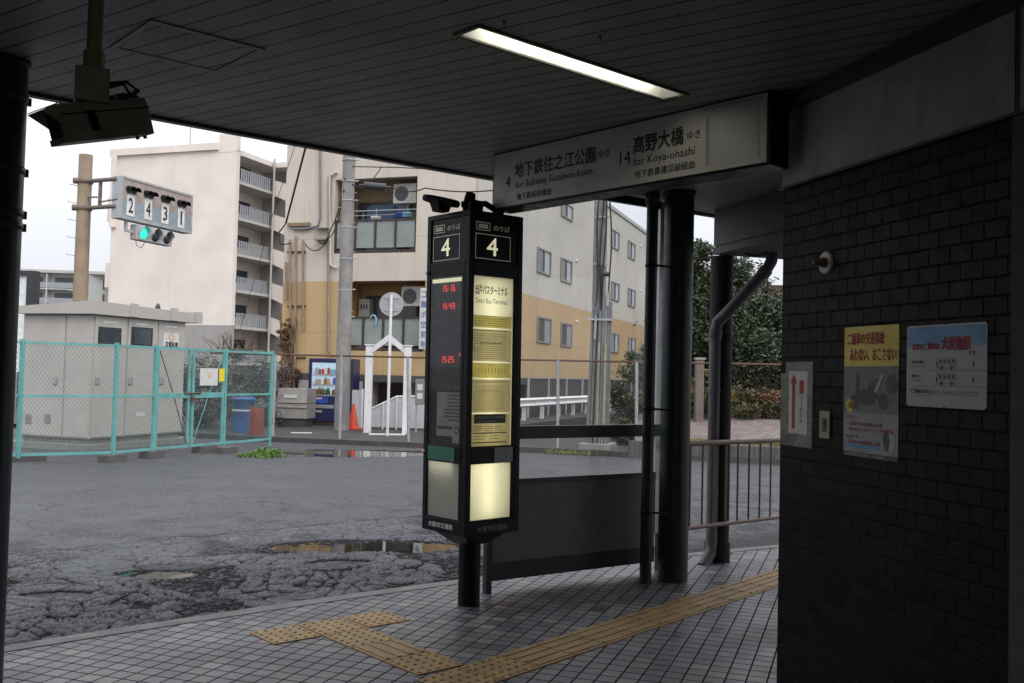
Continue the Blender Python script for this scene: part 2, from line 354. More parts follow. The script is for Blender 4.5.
def glass(name, haze, tint=(.95, .97, .97)):
    t = NT(name); tr = t.n('ShaderNodeBsdfTransparent'); tr.inputs[0].default_value = (*tint, 1)
    gl = t.n('ShaderNodeBsdfGlossy'); gl.inputs['Roughness'].default_value = .03; df = t.n('ShaderNodeBsdfDiffuse'); df.inputs[0].default_value = (.5, .52, .53, 1)
    f = t.n('ShaderNodeFresnel'); f.inputs[0].default_value = 1.5
    a_ = t.n('ShaderNodeMixShader'); b_ = t.n('ShaderNodeMixShader'); t.l(f.outputs[0], a_.inputs[0])
    t.l(tr.outputs[0], a_.inputs[1]); t.l(gl.outputs[0], a_.inputs[2])
    t.put(b_.inputs[0], t.rng(t.noise(4, 6), .3, .75, haze * .5, haze * 1.6)); t.l(a_.outputs[0], b_.inputs[1]); t.l(df.outputs[0], b_.inputs[2]); t.l(b_.outputs[0], t.out.inputs[0])
glass('screen_glass', .09); glass('case_glass', .02)

for k_, v_ in (('pvc_grey', .3), ('green_black_steel', .28), ('brown_column', .2), ('trim_dark', .25)): MATS[k_].node_tree.nodes['Principled BSDF'].inputs['Specular IOR Level'].default_value = v_
# ------------------------------------------------------------------ mesh builder
def wloc(o):
    l = V((0, 0, 0))
    while o: l += o.location; o = o.parent
    return l
class M:
    def __init__(s): s.v = []; s.f = []; s.mi = []; s.sm = []
    def add(s, vs, fs, mi=0, sm=False):
        k = len(s.v); s.v += [V(q) for q in vs]
        for f in fs: s.f.append([k + i for i in f]); s.mi.append(mi); s.sm.append(sm)
        return s
    def quad(s, a, b, c, d, mi=0): return s.add([a, b, c, d], [(0, 1, 2, 3)], mi)
    def hexa(s, p, mi=0):           # p: 4 bottom, 4 top
        return s.add(p, [(3, 2, 1, 0), (4, 5, 6, 7), (0, 1, 5, 4), (1, 2, 6, 5), (2, 3, 7, 6), (3, 0, 4, 7)], mi)
    def box(s, fr, a0, a1, b0, b1, c0, c1, mi=0):
        P = fr.p; return s.hexa([P(a0, b0, c0), P(a1, b0, c0), P(a1, b1, c0), P(a0, b1, c0), P(a0, b0, c1), P(a1, b0, c1), P(a1, b1, c1), P(a0, b1, c1)], mi)
    def prism(s, poly, off, mi=0):  # any planar polygon swept by off
        n = len(poly); off = V(off)
        s.add(list(poly) + [V(q) + off for q in poly], [tuple(range(n))[::-1], tuple(range(n, 2 * n))] + [(i, (i + 1) % n, n + (i + 1) % n, n + i) for i in range(n)], mi); return s
    def cyl(s, p0, p1, r0, r1=None, n=20, mi=0, caps=True):
        p0, p1 = V(p0), V(p1); r1 = r0 if r1 is None else r1
        d = (p1 - p0).normalized(); x = d.cross(Z if abs(d.z) < .9 else V((1, 0, 0))).normalized(); y = d.cross(x)
        vs = []
        for p, r in ((p0, r0), (p1, r1)):
            for i in range(n):
                t_ = 2 * math.pi * i / n; vs.append(p + x * (r * math.cos(t_)) + y * (r * math.sin(t_)))
        s.add(vs, [(i, (i + 1) % n, n + (i + 1) % n, n + i) for i in range(n)], mi, n > 5)
        if caps: s.add(vs, [tuple(range(n))[::-1], tuple(range(n, 2 * n))], mi)
        return s
    def tube(s, pts, r, n=8, mi=0):
        pts = [V(p) for p in pts]; rings = []
        for i, p in enumerate(pts):
            d = (pts[min(i + 1, len(pts) - 1)] - pts[max(i - 1, 0)]).normalized()
            x = d.cross(Z if abs(d.z) < .95 else V((1, 0, 0))).normalized()
            if rings and x.dot(px_) < 0: x = -x
            px_ = x; y = d.cross(x); rr = r[i] if isinstance(r, (list, tuple)) else r
            rings.append([p + x * (rr * math.cos(2 * math.pi * k / n)) + y * (rr * math.sin(2 * math.pi * k / n)) for k in range(n)])
        vs = [q for g in rings for q in g]; fs = []
        for i in range(len(pts) - 1):
            for k in range(n): fs.append((i * n + k, i * n + (k + 1) % n, (i + 1) * n + (k + 1) % n, (i + 1) * n + k))
        s.add(vs, fs, mi, True); s.add(rings[0], [tuple(range(n))[::-1]], mi); s.add(rings[-1], [tuple(range(n))], mi); return s
    def lathe(s, c, prof, n=24, mi=0, axis=Z):
        c = V(c); d = V(axis).normalized(); x = d.cross(V((1, 0, 0)) if abs(d.x) < .9 else V((0, 1, 0))).normalized(); y = d.cross(x); vs = []
        for r, h_ in prof:
            for i in range(n):
                t_ = 2 * math.pi * i / n; vs.append(c + d * h_ + x * (r * math.cos(t_)) + y * (r * math.sin(t_)))
        fs = [(j * n + i, j * n + (i + 1) % n, (j + 1) * n + (i + 1) % n, (j + 1) * n + i) for j in range(len(prof) - 1) for i in range(n)]
        s.add(vs, fs, mi, True); s.add(vs[:n], [tuple(range(n))[::-1]], mi); s.add(vs[-n:], [tuple(range(n))], mi); return s
    def text(s, st, o, xd, zd, wdt, hgt, mi=0, bold=.0, proud=0.0, fit=True):
        """lettering as flat mesh fitted in the box whose lower left corner is o"""
        cu = bpy.data.curves.new('txt', 'FONT'); cu.body = st; cu.resolution_u = 2
        ob = bpy.data.objects.new('txt', cu); COL.objects.link(ob)
        dg = bpy.context.evaluated_depsgraph_get(); dg.update()
        me = bpy.data.meshes.new_from_object(ob.evaluated_get(dg)); 
        if len(me.vertices):
            xs = [q.co.x for q in me.vertices]; ys = [q.co.y for q in me.vertices]
            x0, x1, y0, y1 = min(xs), max(xs), min(ys), max(ys)
            sx = wdt / (x1 - x0); sy = hgt / (y1 - y0); xd, zd, o = V(xd), V(zd), V(o); nn = xd.cross(zd)
            fs = [tuple(p.vertices) for p in me.polygons]; k_ = 0
            for dx, dz in (((0, 0),) if bold <= 0 else ((0, 0), (1, 0), (-1, 0), (0, 1), (0, -1))):
                b_ = bold * hgt * 1.6
                s.add([o + xd * ((q.co.x - x0) * sx + dx * b_) + zd * ((q.co.y - y0) * sy + dz * b_) + nn * (proud + k_ * .00015) for q in me.vertices], fs, mi); k_ += 1
        bpy.data.objects.remove(ob); bpy.data.curves.remove(cu); bpy.data.meshes.remove(me); return s
    def build(s, name, mats, parent=None, loc=None, bevel=0, label=None):
        if isinstance(mats, str): mats = [mats]
        base = wloc(parent) if parent else (V(loc) if loc is not None else V((0, 0, 0)))
        me = bpy.data.meshes.new(name); me.from_pydata([q - base for q in s.v], [], s.f)
        for m_ in mats: me.materials.append(MATS[m_])
        me.polygons.foreach_set('material_index', s.mi); me.polygons.foreach_set('use_smooth', s.sm); me.update()
        o = bpy.data.objects.new(name, me); COL.objects.link(o)
        if parent: o.parent = parent
        else: o.location = base
        if bevel:
            bv = o.modifiers.new('bevel', 'BEVEL'); bv.width = bevel; bv.segments = 2; bv.limit_method = 'ANGLE'
        if label: o['label'] = label
        return o
def thing(name, label, cat, loc, group=None):
    o = bpy.data.objects.new(name, None); COL.objects.link(o); o.location = V(loc); o.empty_display_size = .1
    return tag(o, label, cat, group)
def tag(o, label, cat, group=None):
    o['label'] = label; o['category'] = cat
    if group: o['group'] = group
    return o
def struct(o): o['kind'] = 'structure'; return o
def flat(poly, z, mats, name):        # horizontal n-gon sheet
    m = M(); m.add([V((q[0], q[1], z)) for q in poly], [tuple(range(len(poly)))]); return struct(m.build(name, mats))

# =================================================================== GROUND
def kerb_v(u): return 5.6 - (.0195 if u > 2.7 else .012) * (u - 2.7) ** 2
def eave_v(u): x = u - 1.5; return 5.56 - .02 * x - .0085 * x * x if u > 1.5 else 5.56 - .004 * x * x
us = [-24 + .5 * i for i in range(0, 79)]                       # u from -24 to 15
kl = [UV.p(u, kerb_v(u), 0) for u in us]
FK = [(-60, 41), (-9, 23.25), (-5.4, 22.0), (-2.2, 21.35), (1.01, 20.62), (3.5, 19.75), (8, 18.2), (20, 14.3), (60, 1)]   # kerb across the street
flat([(-1500, -1500), (1500, -1500), (1500, 1500), (-1500, 1500)], -.30, 'plinth', 'ground')
flat([(-60, -30), (60, -30), (60, 1.3), *[(x, y + .05) for x, y in FK[::-1]][0:], (-60, 41)][:-1], -.10, 'asphalt', 'road')
m = M(); pts = [(q.x, q.y) for q in kl] + [(14, -4), (14, -22), (-24, -22)]
m.add([V((x, y, 0)) for x, y in pts], [tuple(range(len(pts)))]); struct(m.build('pavement', 'paving_tiles'))
m = M()
for i in range(len(us) - 1):
    for k in range(1):
        u0, u1 = us[i], us[i + 1]
        a0, a1 = UV.p(u0, kerb_v(u0), 0), UV.p(u1, kerb_v(u1), 0); n0 = N * .15
        m.hexa([a0 - Z * .25, a1 - Z * .25, a1 + n0 * 1.15 - Z * .25, a0 + n0 * 1.15 - Z * .25, a0 + Z * .004, a1 + Z * .004, a1 + n0 - Z * .004, a0 + n0 - Z * .004])
struct(m.build('kerb', 'kerb_concrete'))
# broken wearing course along the kerb: real relief, islands of old surface over dark loose base
from mathutils import noise as MN
def sstep(a, b, x):
    t_ = max(0, min(1, (x - a) / (b - a))); return t_ * t_ * (3 - 2 * t_)
BU0, BU1, BV0, BV1, ST = .75, 6.9, 5.60, 9.2, .0165
nu, nv = int((BU1 - BU0) / ST), int((BV1 - BV0) / ST); vs_, fs_ = [], []
PUD = [(4.95, 7.72, .80, .34, -.55), (5.35, 7.35, .45, .22, -.3), (3.0, 7.5, .30, .16, -.6), (2.2, 7.2, .25, .12, -.5), (4.4, 7.1, .3, .12, -.4)]
for j in range(nv + 1):
    for i in range(nu + 1):
        u, v = BU0 + i * ST, BV0 + j * ST; vk = kerb_v(u)
        w1 = V((u + .18 * MN.noise(V((u * 2.1, v * 2.1, 3))), v + .18 * MN.noise(V((u * 2.1, v * 2.1, 9))), 0))
        big = MN.noise(V((u * .8, v * .8, 1.7))); dk = v - vk - .08
        age = sstep(2.9, .1, dk + .9 * big)                       # 1 at the kerb, 0 far out
        w2 = w1 + V((.03 * MN.noise(V((u * 14, v * 14, 2))), .03 * MN.noise(V((u * 14, v * 14, 7))), 0))
        d_, _ = MN.voronoi(w2 * 4.6); e1 = d_[1] - d_[0]; d2, _ = MN.voronoi(w2 * 11.5); e2 = d2[1] - d2[0]
        fine = sstep(-.1, .35, MN.noise(V((u * 1.1, v * 1.1, 8.8))) + .5 * age - .1)
        isl = sstep(.015, .07 + .07 * age, e1) * (1 - .8 * fine * (1 - sstep(.02, .12, e2)))
        grit = MN.fractal(V((u * 21, v * 21, .5)), .9, 2.1, 4)
        rav = sstep(-.02, .30, MN.noise(V((u * 1.9, v * 1.9, 5.5))) + .85 * sstep(.55, .08, dk) - .20)     # fully ravelled patches
        h_ = .022 * isl * (1 - rav * .8) + .0060 * grit * (.35 + rav) + .010 + .006 * MN.noise(V((u * 2.7, v * 2.7, 4)))
        for (pu_, pv_, a_, b_, th) in PUD:
            du, dv = u - pu_, v - pv_; x_ = (du * math.cos(th) + dv * math.sin(th)) / a_; y_ = (-du * math.sin(th) + dv * math.cos(th)) / b_
            h_ -= .030 * sstep(1.25, .55, x_ * x_ + y_ * y_)
        ed_ = sstep(0, .35, min(u - BU0, BU1 - u, BV1 - v)); flat_ = .022
        full = sstep(.0, .6, age + .25)
        h_ = h_ * full + (flat_ + .002 * grit) * (1 - full)
        h_ = max(h_, -.02) * ed_ + (-.012) * (1 - ed_)
        if v < vk + .10: h_ = min(h_, .0)
        vs_.append(UV.p(u, v, -.108 + h_))
for j in range(nv):
    for i in range(nu): k = j * (nu + 1) + i; fs_.append((k, k + 1, k + nu + 2, k + nu + 1))
m = M(); m.add(vs_, fs_, 0, True); struct(m.build('broken_asphalt', 'asphalt_broken'))
for i_, (pu_, pv_, a_, b_, th) in enumerate(PUD[:3]):
    m = M(); n_ = 40; a2, b2 = (a_ * 1.3, b_ * 1.3)
    m.add([UV.p(pu_ + math.cos(th) * a2 * math.cos(2 * math.pi * k / n_) - math.sin(th) * b2 * math.sin(2 * math.pi * k / n_), pv_ + math.sin(th) * a2 * math.cos(2 * math.pi * k / n_) + math.cos(th) * b2 * math.sin(2 * math.pi * k / n_), -.0975 + (.0 if i_ < 2 else -.001) + i_ * .0002) for k in range(n_)], [tuple(range(n_))]); struct(m.build('puddle', 'water'))
# far pavement and its kerb
m = M(); m.add([V((x, y, 0)) for x, y in FK] + [V((60, 300, 0)), V((-60, 300, 0))], [tuple(range(len(FK) + 2))])
struct(m.build('far_pavement', 'asphalt_far' if 'asphalt_far' in MATS else 'plinth'))
m = M()
for (x0, y0), (x1, y1) in zip(FK[1:], FK[2:]):
    d = V((x1 - x0, y1 - y0, 0)).normalized(); nn = V((d.y, -d.x, 0)) * .14
    a0, a1 = V((x0, y0, 0)), V((x1, y1, 0))
    m.hexa([a0 - Z * .2, a0 + nn - Z * .2, a1 + nn - Z * .2, a1 - Z * .2, a0 + Z * .012, a0 + nn + Z * .008, a1 + nn + Z * .008, a1 + Z * .012])
struct(m.build('far_kerb', 'kerb_dark'))

# tactile paving: 30 cm plates with domes or bars
m = M()
def plate(fr, a0, b0, kind, sz=.3):
    m.box(fr, a0 + .003, a0 + sz - .003, b0 + .003, b0 + sz - .003, -.02, .006)
    if kind == 'dots':
        for i in range(5):
            for j in range(5):
                c = fr.p(a0 + sz * (i + .5) / 5, b0 + sz * (j + .5) / 5, .005); m.cyl(c, c + Z * .006, .0135, .009, 8)
    else:
        for i in range(4):
            q = sz * (i + .5) / 4
            if kind == 'b': m.box(fr, a0 + q - .012, a0 + q + .012, b0 + .01, b0 + sz - .01, .005, .0105)
            else: m.box(fr, a0 + .01, a0 + sz - .01, b0 + q - .012, b0 + q + .012, .005, .0105)
for i in range(3): plate(UV, 2.64 + i * .307, 4.89, 'dots')
for i, k in enumerate(('dots', 'b', 'dots')): plate(UV, 2.94, 4.585 - i * .303, k)
BD = Fr(UV.p(2.93, 3.62, 0), (E * math.cos(R(8.6)) + N * math.sin(R(8.6))), (N * math.cos(R(8.6)) - E * math.sin(R(8.6))))
for i in range(16): plate(BD, i * .303, .0, 'dots' if i < 2 else 'a')
struct(m.build('tactile_paving', 'tactile_yellow'))

# =================================================================== CANOPY
can = thing('station_canopy', 'low dark canopy roof with striped metal soffit over the pavement', 'canopy', UV.p(1.2, 4.7, CEIL))
m = M()
def strip(u0, u1, lo, hi, n=1):
    for i in range(n):
        a_, b_ = u0 + (u1 - u0) * i / n, u0 + (u1 - u0) * (i + 1) / n
        h0 = hi(a_) if callable(hi) else hi; h1 = hi(b_) if callable(hi) else hi
        m.quad(UV.p(a_, lo, CEIL), UV.p(a_, h0, CEIL), UV.p(b_, h1, CEIL), UV.p(b_, lo, CEIL))
LU0, LU1, LV0, LV1 = 2.50, 3.82, 3.085, 3.215
strip(-24, LU0, -7, eave_v, 53); strip(LU1, 8.6, -7, eave_v, 10); strip(LU0, LU1, -7, LV0); strip(LU0, LU1, LV1, eave_v, 3)  # left run out of view is lengthened to block sky light
m.build('soffit', 'soffit_strips', can)
m = M(); m2 = M()
eu = [-24 + i * .5 for i in range(66)]
for a_, b_ in zip(eu, eu[1:]):
    p0, p1 = UV.p(a_, eave_v(a_), CEIL), UV.p(b_, eave_v(b_), CEIL)
    m.hexa([p0 - Z * .012, p1 - Z * .012, p1 + N * .03 - Z * .012, p0 + N * .03 - Z * .012, p0 + Z * .42, p1 + Z * .42, p1 + N * .03 + Z * .42, p0 + N * .03 + Z * .42])
    m.hexa([p0 - N * .055 - Z * .02, p1 - N * .055 - Z * .02, p1 - N * .02 - Z * .02, p0 - N * .02 - Z * .02, p0 - N * .055 + Z * .0, p1 - N * .055 + Z * .0, p1 - N * .02, p0 - N * .02])
m.build('edge_trim', 'trim_dark', can)
pts = [UV.p(u, eave_v(u) - .001, CEIL + .40) for u in eu] + [UV.p(8.6, -7, CEIL + .40), UV.p(-24, -7, CEIL + .40)]
m = M(); m.prism(pts, Z * .05); m.build('roof_deck', 'concrete', can)

hat = thing('ceiling_hatch', 'square access hatch flush in the striped canopy soffit', 'hatch', UV.p(1.75, 4.22, CEIL))
m = M()
for a0, a1, b0, b1 in ((1.50, 1.525, 3.98, 4.46), (1.985, 2.01, 3.98, 4.46), (1.525, 1.985, 3.98, 4.005), (1.525, 1.985, 4.435, 4.46)):
    m.box(UV, a0, a1, b0, b1, CEIL - .006, CEIL + .01)
m.build('frame', 'frame_grey', hat)
m = M(); m.box(UV, 1.53, 1.98, 4.01, 4.43, CEIL - .003, CEIL + .012); m.build('panel', 'soffit_strips', hat)

lt = thing('ceiling_light', 'lit recessed fluorescent strip light in the dark canopy soffit', 'light', UV.p(3.16, 3.15, CEIL))
m = M(); tp = CEIL + .085; i_ = .028
P = UV.p
lo = [P(LU0, LV0, CEIL), P(LU1, LV0, CEIL), P(LU1, LV1, CEIL), P(LU0, LV1, CEIL)]
hi = [P(LU0 + i_ * 3, LV0 + i_, tp), P(LU1 - i_ * 3, LV0 + i_, tp), P(LU1 - i_ * 3, LV1 - i_, tp), P(LU0 + i_ * 3, LV1 - i_, tp)]
for k in range(4): m.quad(lo[k], lo[(k + 1) % 4], hi[(k + 1) % 4], hi[k])
m.quad(*hi); m.build('reflector', 'white', lt)
m = M()
for a0, a1, b0, b1 in ((LU0 - .02, LU1 + .02, LV0 - .02, LV0), (LU0 - .02, LU1 + .02, LV1, LV1 + .02), (LU0 - .02, LU0, LV0, LV1), (LU1, LU1 + .02, LV0, LV1)):
    m.box(UV, a0, a1, b0, b1, CEIL - .008, CEIL - .001)
m.build('frame', 'trim_dark', lt)
m = M(); m.cyl(P(LU0 + .10, LV0 + .055, CEIL + .05), P(LU1 - .10, LV0 + .055, CEIL + .05), .014); m.build('tube', 'tube_light', lt)

# =================================================================== STATION WALL
wl_ = thing('station_wall', 'dark brown brick station wall with a pale panel band above', 'wall', C0)
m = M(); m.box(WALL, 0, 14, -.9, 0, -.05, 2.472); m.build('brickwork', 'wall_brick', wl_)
m = M(); m.box(WALL, .0, 1.512, -.9, .012, 2.476, CEIL - .06); m.box(WALL, 1.54, 5.0, -.9, .012, 2.476, CEIL - .06)
m.build('panel_band', 'beige_fascia', wl_)
m = M(); m.box(WALL, .0, 9, .013, .03, 2.462, 2.474)
m.box(WALL, .0, 9, .013, .075, CEIL - .075, CEIL - .045); m.box(WALL, .0, 9, .013, .05, CEIL - .045, CEIL - .002); m.box(WALL, 1.512, 1.54, -.1, .008, 2.474, CEIL - .06)
m.build('trim', 'trim_dark', wl_)
m = M(); m.box(WALL, 1.512, 1.82, .002, .02, -.02, 2.46); m.build('pilaster', 'wall_trim_grey', wl_)
# unseen wall added behind the viewpoint to darken the interior; its gap admits light
m = M(); RW = Fr(O, E, N); m.box(RW, -24, -4.6, -3.4, -3.2, -.05, 2.6); m.box(RW, -.8, 7, -3.4, -3.2, -.05, 2.6); m.box(RW, -24, 7, -3.4, -3.19, 2.6, 2.915); m.box(RW, -24, -23.8, -3.19, 5.0, -.05, 2.915)
tag(m.build('rear_wall', 'beige_fascia'), 'pale unseen wall added behind the viewpoint to shape the interior light', 'wall')
m = M(); m.box(RW, -23.7, .85, 5.0, 5.2, -.05, 2.915)  # unseen wall added to cut the daylight entering from the left
tag(m.build('light_block_wall', 'wall_brick'), 'unseen dark brick wall added left of the strapped column to block daylight', 'wall')
# beam box beside the wall
BX = Fr(V((1.66, 8.16, 0)), WD, WN)
m = M(); m.box(BX, 0, 3.6, -1.15, 0, 2.615, CEIL - .003); m.box(BX, -.004, 3.6, -1.15, .004, 2.545, 2.600); m.box(BX, .01, 3.6, -1.14, -.01, 2.60, 2.615)
o = m.build('roof_beam', 'speckled_beam', loc=(1.66, 8.16, 2.55)); tag(o, 'thick dark speckled concrete beam on top of the brown column', 'beam')

# =================================================================== COLUMNS AND PIPES
def column(name, c, r, h, material, label, bands=(), group=None, cap=False, plate_=None):
    t_ = thing(name, label, 'column', (c[0], c[1], 0), group)
    m = M(); m.cyl((c[0], c[1], 0), (c[0], c[1], h), r, n=40); m.build('shaft', material, t_)
    if cap:
        m = M(); m.lathe((c[0], c[1], h - .03), [(r, 0), (r + .012, .003), (r + .012, .024), (r, .027)], 40); m.build('collar', material, t_)
    for z in bands:
        m = M(); m.lathe((c[0], c[1], z), [(r + .001, -.016), (r + .006, -.015), (r + .006, .015), (r + .001, .016)], 40)
        q = V((c[0], c[1], z)) + V((.75, .66, 0)) * (r + .012); m.cyl(q - Z * .018, q + Z * .018, .011, n=8); m.build('strap', 'trim_dark', t_)
    return t_
pc = UV.p(5.82, 4.74, 0)
column('steel_column', (1.243, 7.41), .111, CEIL, 'green_black_steel', 'thick dark round steel column beside the glass screen', cap=True)
column('steel_column', (-2.41, 4.56), .105, CEIL, 'green_black_steel', 'dark strapped round column at the left edge of the view', (2.74, 2.40, 2.20, 2.14), cap=True)
t_ = column('rain_column', (1.748, 8.235), .094, 2.54, 'brown_column', 'slim brown round column under the speckled beam', cap=False)
m = M(); m.cyl((1.748, 8.235, .0), (1.748, 8.235, .16), .105, n=32); m.build('footing', 'brown_column', t_)
m = M(); m.cyl((1.748, 8.235, 2.36), (1.748, 8.235, 2.541), .090, n=32); m.build('bare_band', 'pvc_grey', t_)

dp = thing('drain_pipe', 'thin dark drain pipe strapped to the thick steel column', 'pipe', (1.02, 7.27, 0))
m = M(); m.cyl((1.02, 7.27, 0), (1.02, 7.27, CEIL), .043, n=24); m.build('pipe', 'green_black_steel', dp)
m = M(); m.lathe((1.02, 7.27, 2.80), [(.044, 0), (.052, .005), (.052, .11), (.044, .115)], 24); m.build('socket', 'green_black_steel', dp)
for z in (2.34, 1.28, .52):
    m = M(); m.lathe((1.02, 7.27, z), [(.044, -.012), (.048, -.011), (.048, .011), (.044, .012)], 24)
    m.tube([(1.05, 7.25, z), (1.13, 7.26, z - .005), (1.19, 7.33, z - .005)], .008); m.build('bracket', 'black_paint', dp)
gp = thing('rain_pipe', 'grey plastic rain pipe bending down beside the brown column', 'pipe', (1.66, 8.32, 0))
def DP(px, py, d): return D(px, py, d)
ps = [D(775, 247, 8.0), D(771, 262, 7.98), D(766, 271, 7.98), D(724, 316, 8.12), D(718, 322, 8.14), D(715.3, 332, 8.16)]
xb = ps[-1]; ps += [V((xb.x, xb.y, 1.2)), V((xb.x, xb.y, .16)), V((xb.x - .01, xb.y - .01, .09)), V((xb.x - .05, xb.y - .05, .03)), V((xb.x - .09, xb.y - .09, -.02))]
m = M(); m.tube(ps, .048, 20); m.build('pipe', 'pvc_grey', gp)
for i, (a_, b_) in enumerate(((ps[1], ps[2]), (ps[4], ps[5]))):
    d = (b_ - a_).normalized(); m = M(); m.cyl(b_ - d * .02, b_ + (ps[3 if i == 0 else 6] - b_).normalized() * .05, .055, n=20); m.build('socket', 'pvc_grey', gp)
m = M(); m.cyl((xb.x, xb.y, 1.40), (xb.x, xb.y, 1.42), .054, n=20); m.box(Fr((xb.x, xb.y, 0), E, N), 0, .13, -.01, .01, 1.40, 1.42); m.build('clamp', 'pvc_grey', gp)
m = M(); ts = [D(772, 252, 7.9) + V((0, 0, .0)), D(757, 256, 7.95), D(745, 254, 8.0)]
m.tube(ts, .012); m.build('branch', 'pvc_grey', gp)

# =================================================================== GLASS SCREEN
SC0 = G(486, 594, 0); SC1 = G(661.5, 571.2, 0); sd_ = (SC1 - SC0); SL = sd_.length; sd_.normalize()
SF = Fr(SC0, sd_, V((sd_.y, -sd_.x, 0)))           # y towards the viewer
gs = thing('glass_screen', 'dark framed glass wind screen between kiosk and thick column', 'screen', SC0)
m = M(); m.box(SF, 0, .045, -.045, 0, 0, 2.9); m.build('post', 'green_black_steel', gs)
m = M(); m.box(SF, SL - .075, SL - .03, -.05, -.008, .30, 2.88); m.build('post', 'alu', gs)
m = M(); m.box(SF, SL - .029, SL, -.05, -.0, .0, 2.9); m.build('post', 'green_black_steel', gs)
m = M(); m.box(SF, .046, SL - .076, -.04, -.005, .08, .20); m.build('bottom_rail', 'green_black_steel', gs)
m = M(); m.box(SF, .046, SL - .076, -.04, -.005, .735, .775); m.build('panel_rail', 'trim_dark', gs)
m = M(); m.box(SF, .046, SL - .03, -.05, .004, 1.055, 1.145); m.build('hand_rail', 'green_black_steel', gs)
m = M(); m.box(SF, .046, SL - .076, -.045, -.0, 2.84, 2.90); m.build('top_rail', 'green_black_steel', gs)
mat('screen_panel', (.085, .10, .09), .5, dirt=(.05, .05, .045))
m = M(); m.box(SF, .046, SL - .076, -.030, -.012, .201, .734); m.build('kick_panel', 'screen_panel', gs)
m = M(); m.quad(*[SF.p(x, -.02, z) for x, z in ((.046, .776), (SL - .076, .776), (SL - .076, 1.054), (.046, 1.054))]); m.build('pane', 'screen_glass', gs)
m = M(); m.quad(*[SF.p(x, -.02, z) for x, z in ((.046, 1.146), (SL - .076, 1.146), (SL - .076, 2.839), (.046, 2.839))]); m.build('pane', 'screen_glass', gs)
# =================================================================== RAILING
RA, RB = D(676, 531, 7.65), D(800, 519, 8.70)
rd = V((RB.x - RA.x, RB.y - RA.y, 0)); rd.normalize(); RF = Fr((RA.x, RA.y, 0), rd, V((rd.y, -rd.x, 0)))
rl = thing('pipe_railing', 'brown painted pipe railing in front of the brown column', 'railing', (RA.x, RA.y, 0))
m = M(); m.cyl(RF.p(.02, 0, 1.0), RF.p(2.6, 0, 1.0), .021, n=12); m.build('top_rail', 'rail_paint', rl)
m = M(); m.cyl(RF.p(.02, 0, .34), RF.p(2.6, 0, .34), .017, n=12); m.build('bottom_rail', 'rail_paint', rl)
for i in range(17):
    s_x = .155 + i * .150
    m = M(); m.cyl(RF.p(s_x, 0, .355), RF.p(s_x, 0, .985), .0085, n=8); m.build('bar', 'rail_paint', rl)
m = M(); m.cyl(RF.p(2.45, 0.0, 0), RF.p(2.45, 0, 1.0), .022, n=12); m.build('post', 'rail_paint', rl)

# =================================================================== BUS STOP KIOSK
KC = V((-.24, 6.47, 0)); HS = .225; KN = KC - E * HS - N * HS
KL = Fr(KN, N, -E); KR = Fr(KN, E, -N); W_ = .45
KZ0, KZ1 = .487, 2.54
kk = thing('bus_stop_pillar', 'square black illuminated bus stop pillar numbered 4 at the kerb', 'bus stop', KC)
m = M(); m.cyl(KC - Z * .0, KC + Z * .50, .072, n=32); m.build('pole', 'kiosk_paint', kk)
m = M(); b0 = [KC + (E * a_ + N * b_) * .075 + Z * .40 for a_, b_ in ((-1, -1), (1, -1), (1, 1), (-1, 1))]; t0 = [KC + (E * a_ + N * b_) * .18 + Z * .485 for a_, b_ in ((-1, -1), (1, -1), (1, 1), (-1, 1))]
m.hexa(b0 + t0); m.build('bracket', 'kiosk_paint', kk)
KF = Fr(KC, E, N)
fm = M()
fm.box(KF, -HS, HS, -HS, HS, KZ0, .572); fm.box(KF, -HS, HS, -HS, HS, 2.505, KZ1)
c_ = .042
for a_ in (-1, 1):
    for b_ in (-1, 1):
        fm.box(KF, min(a_ * HS, a_ * (HS - c_)), max(a_ * HS, a_ * (HS - c_)), min(b_ * HS, b_ * (HS - c_)), max(b_ * HS, b_ * (HS - c_)), .572, 2.505)
# rails between openings on the two faces seen; plain sheets on the other two
rn = W_ - c_
for F_, dz in ((KL, 0), (KR, 0)):
    fm.box(F_, c_, rn, -.03, -.0005, .935, 1.045); fm.box(F_, c_, rn, -.03, -.0005, 2.128, 2.225); fm.box(F_, c_, rn, -.03, -.0005, .5715, .582)
fm.box(KF, -HS + c_, HS - c_, HS - .02, HS - .001, .572, 2.505); fm.box(KF, HS - .02, HS - .001, -HS + c_, HS - c_, .572, 2.505)
fm.box(KL, c_, c_ + .035, -.03, -.0005, .582, 2.128)
fm.box(KR, rn - .022, rn, -.03, -.0005, .582, 2.128)
fm.build('casing', 'kiosk_paint', kk, bevel=.004)
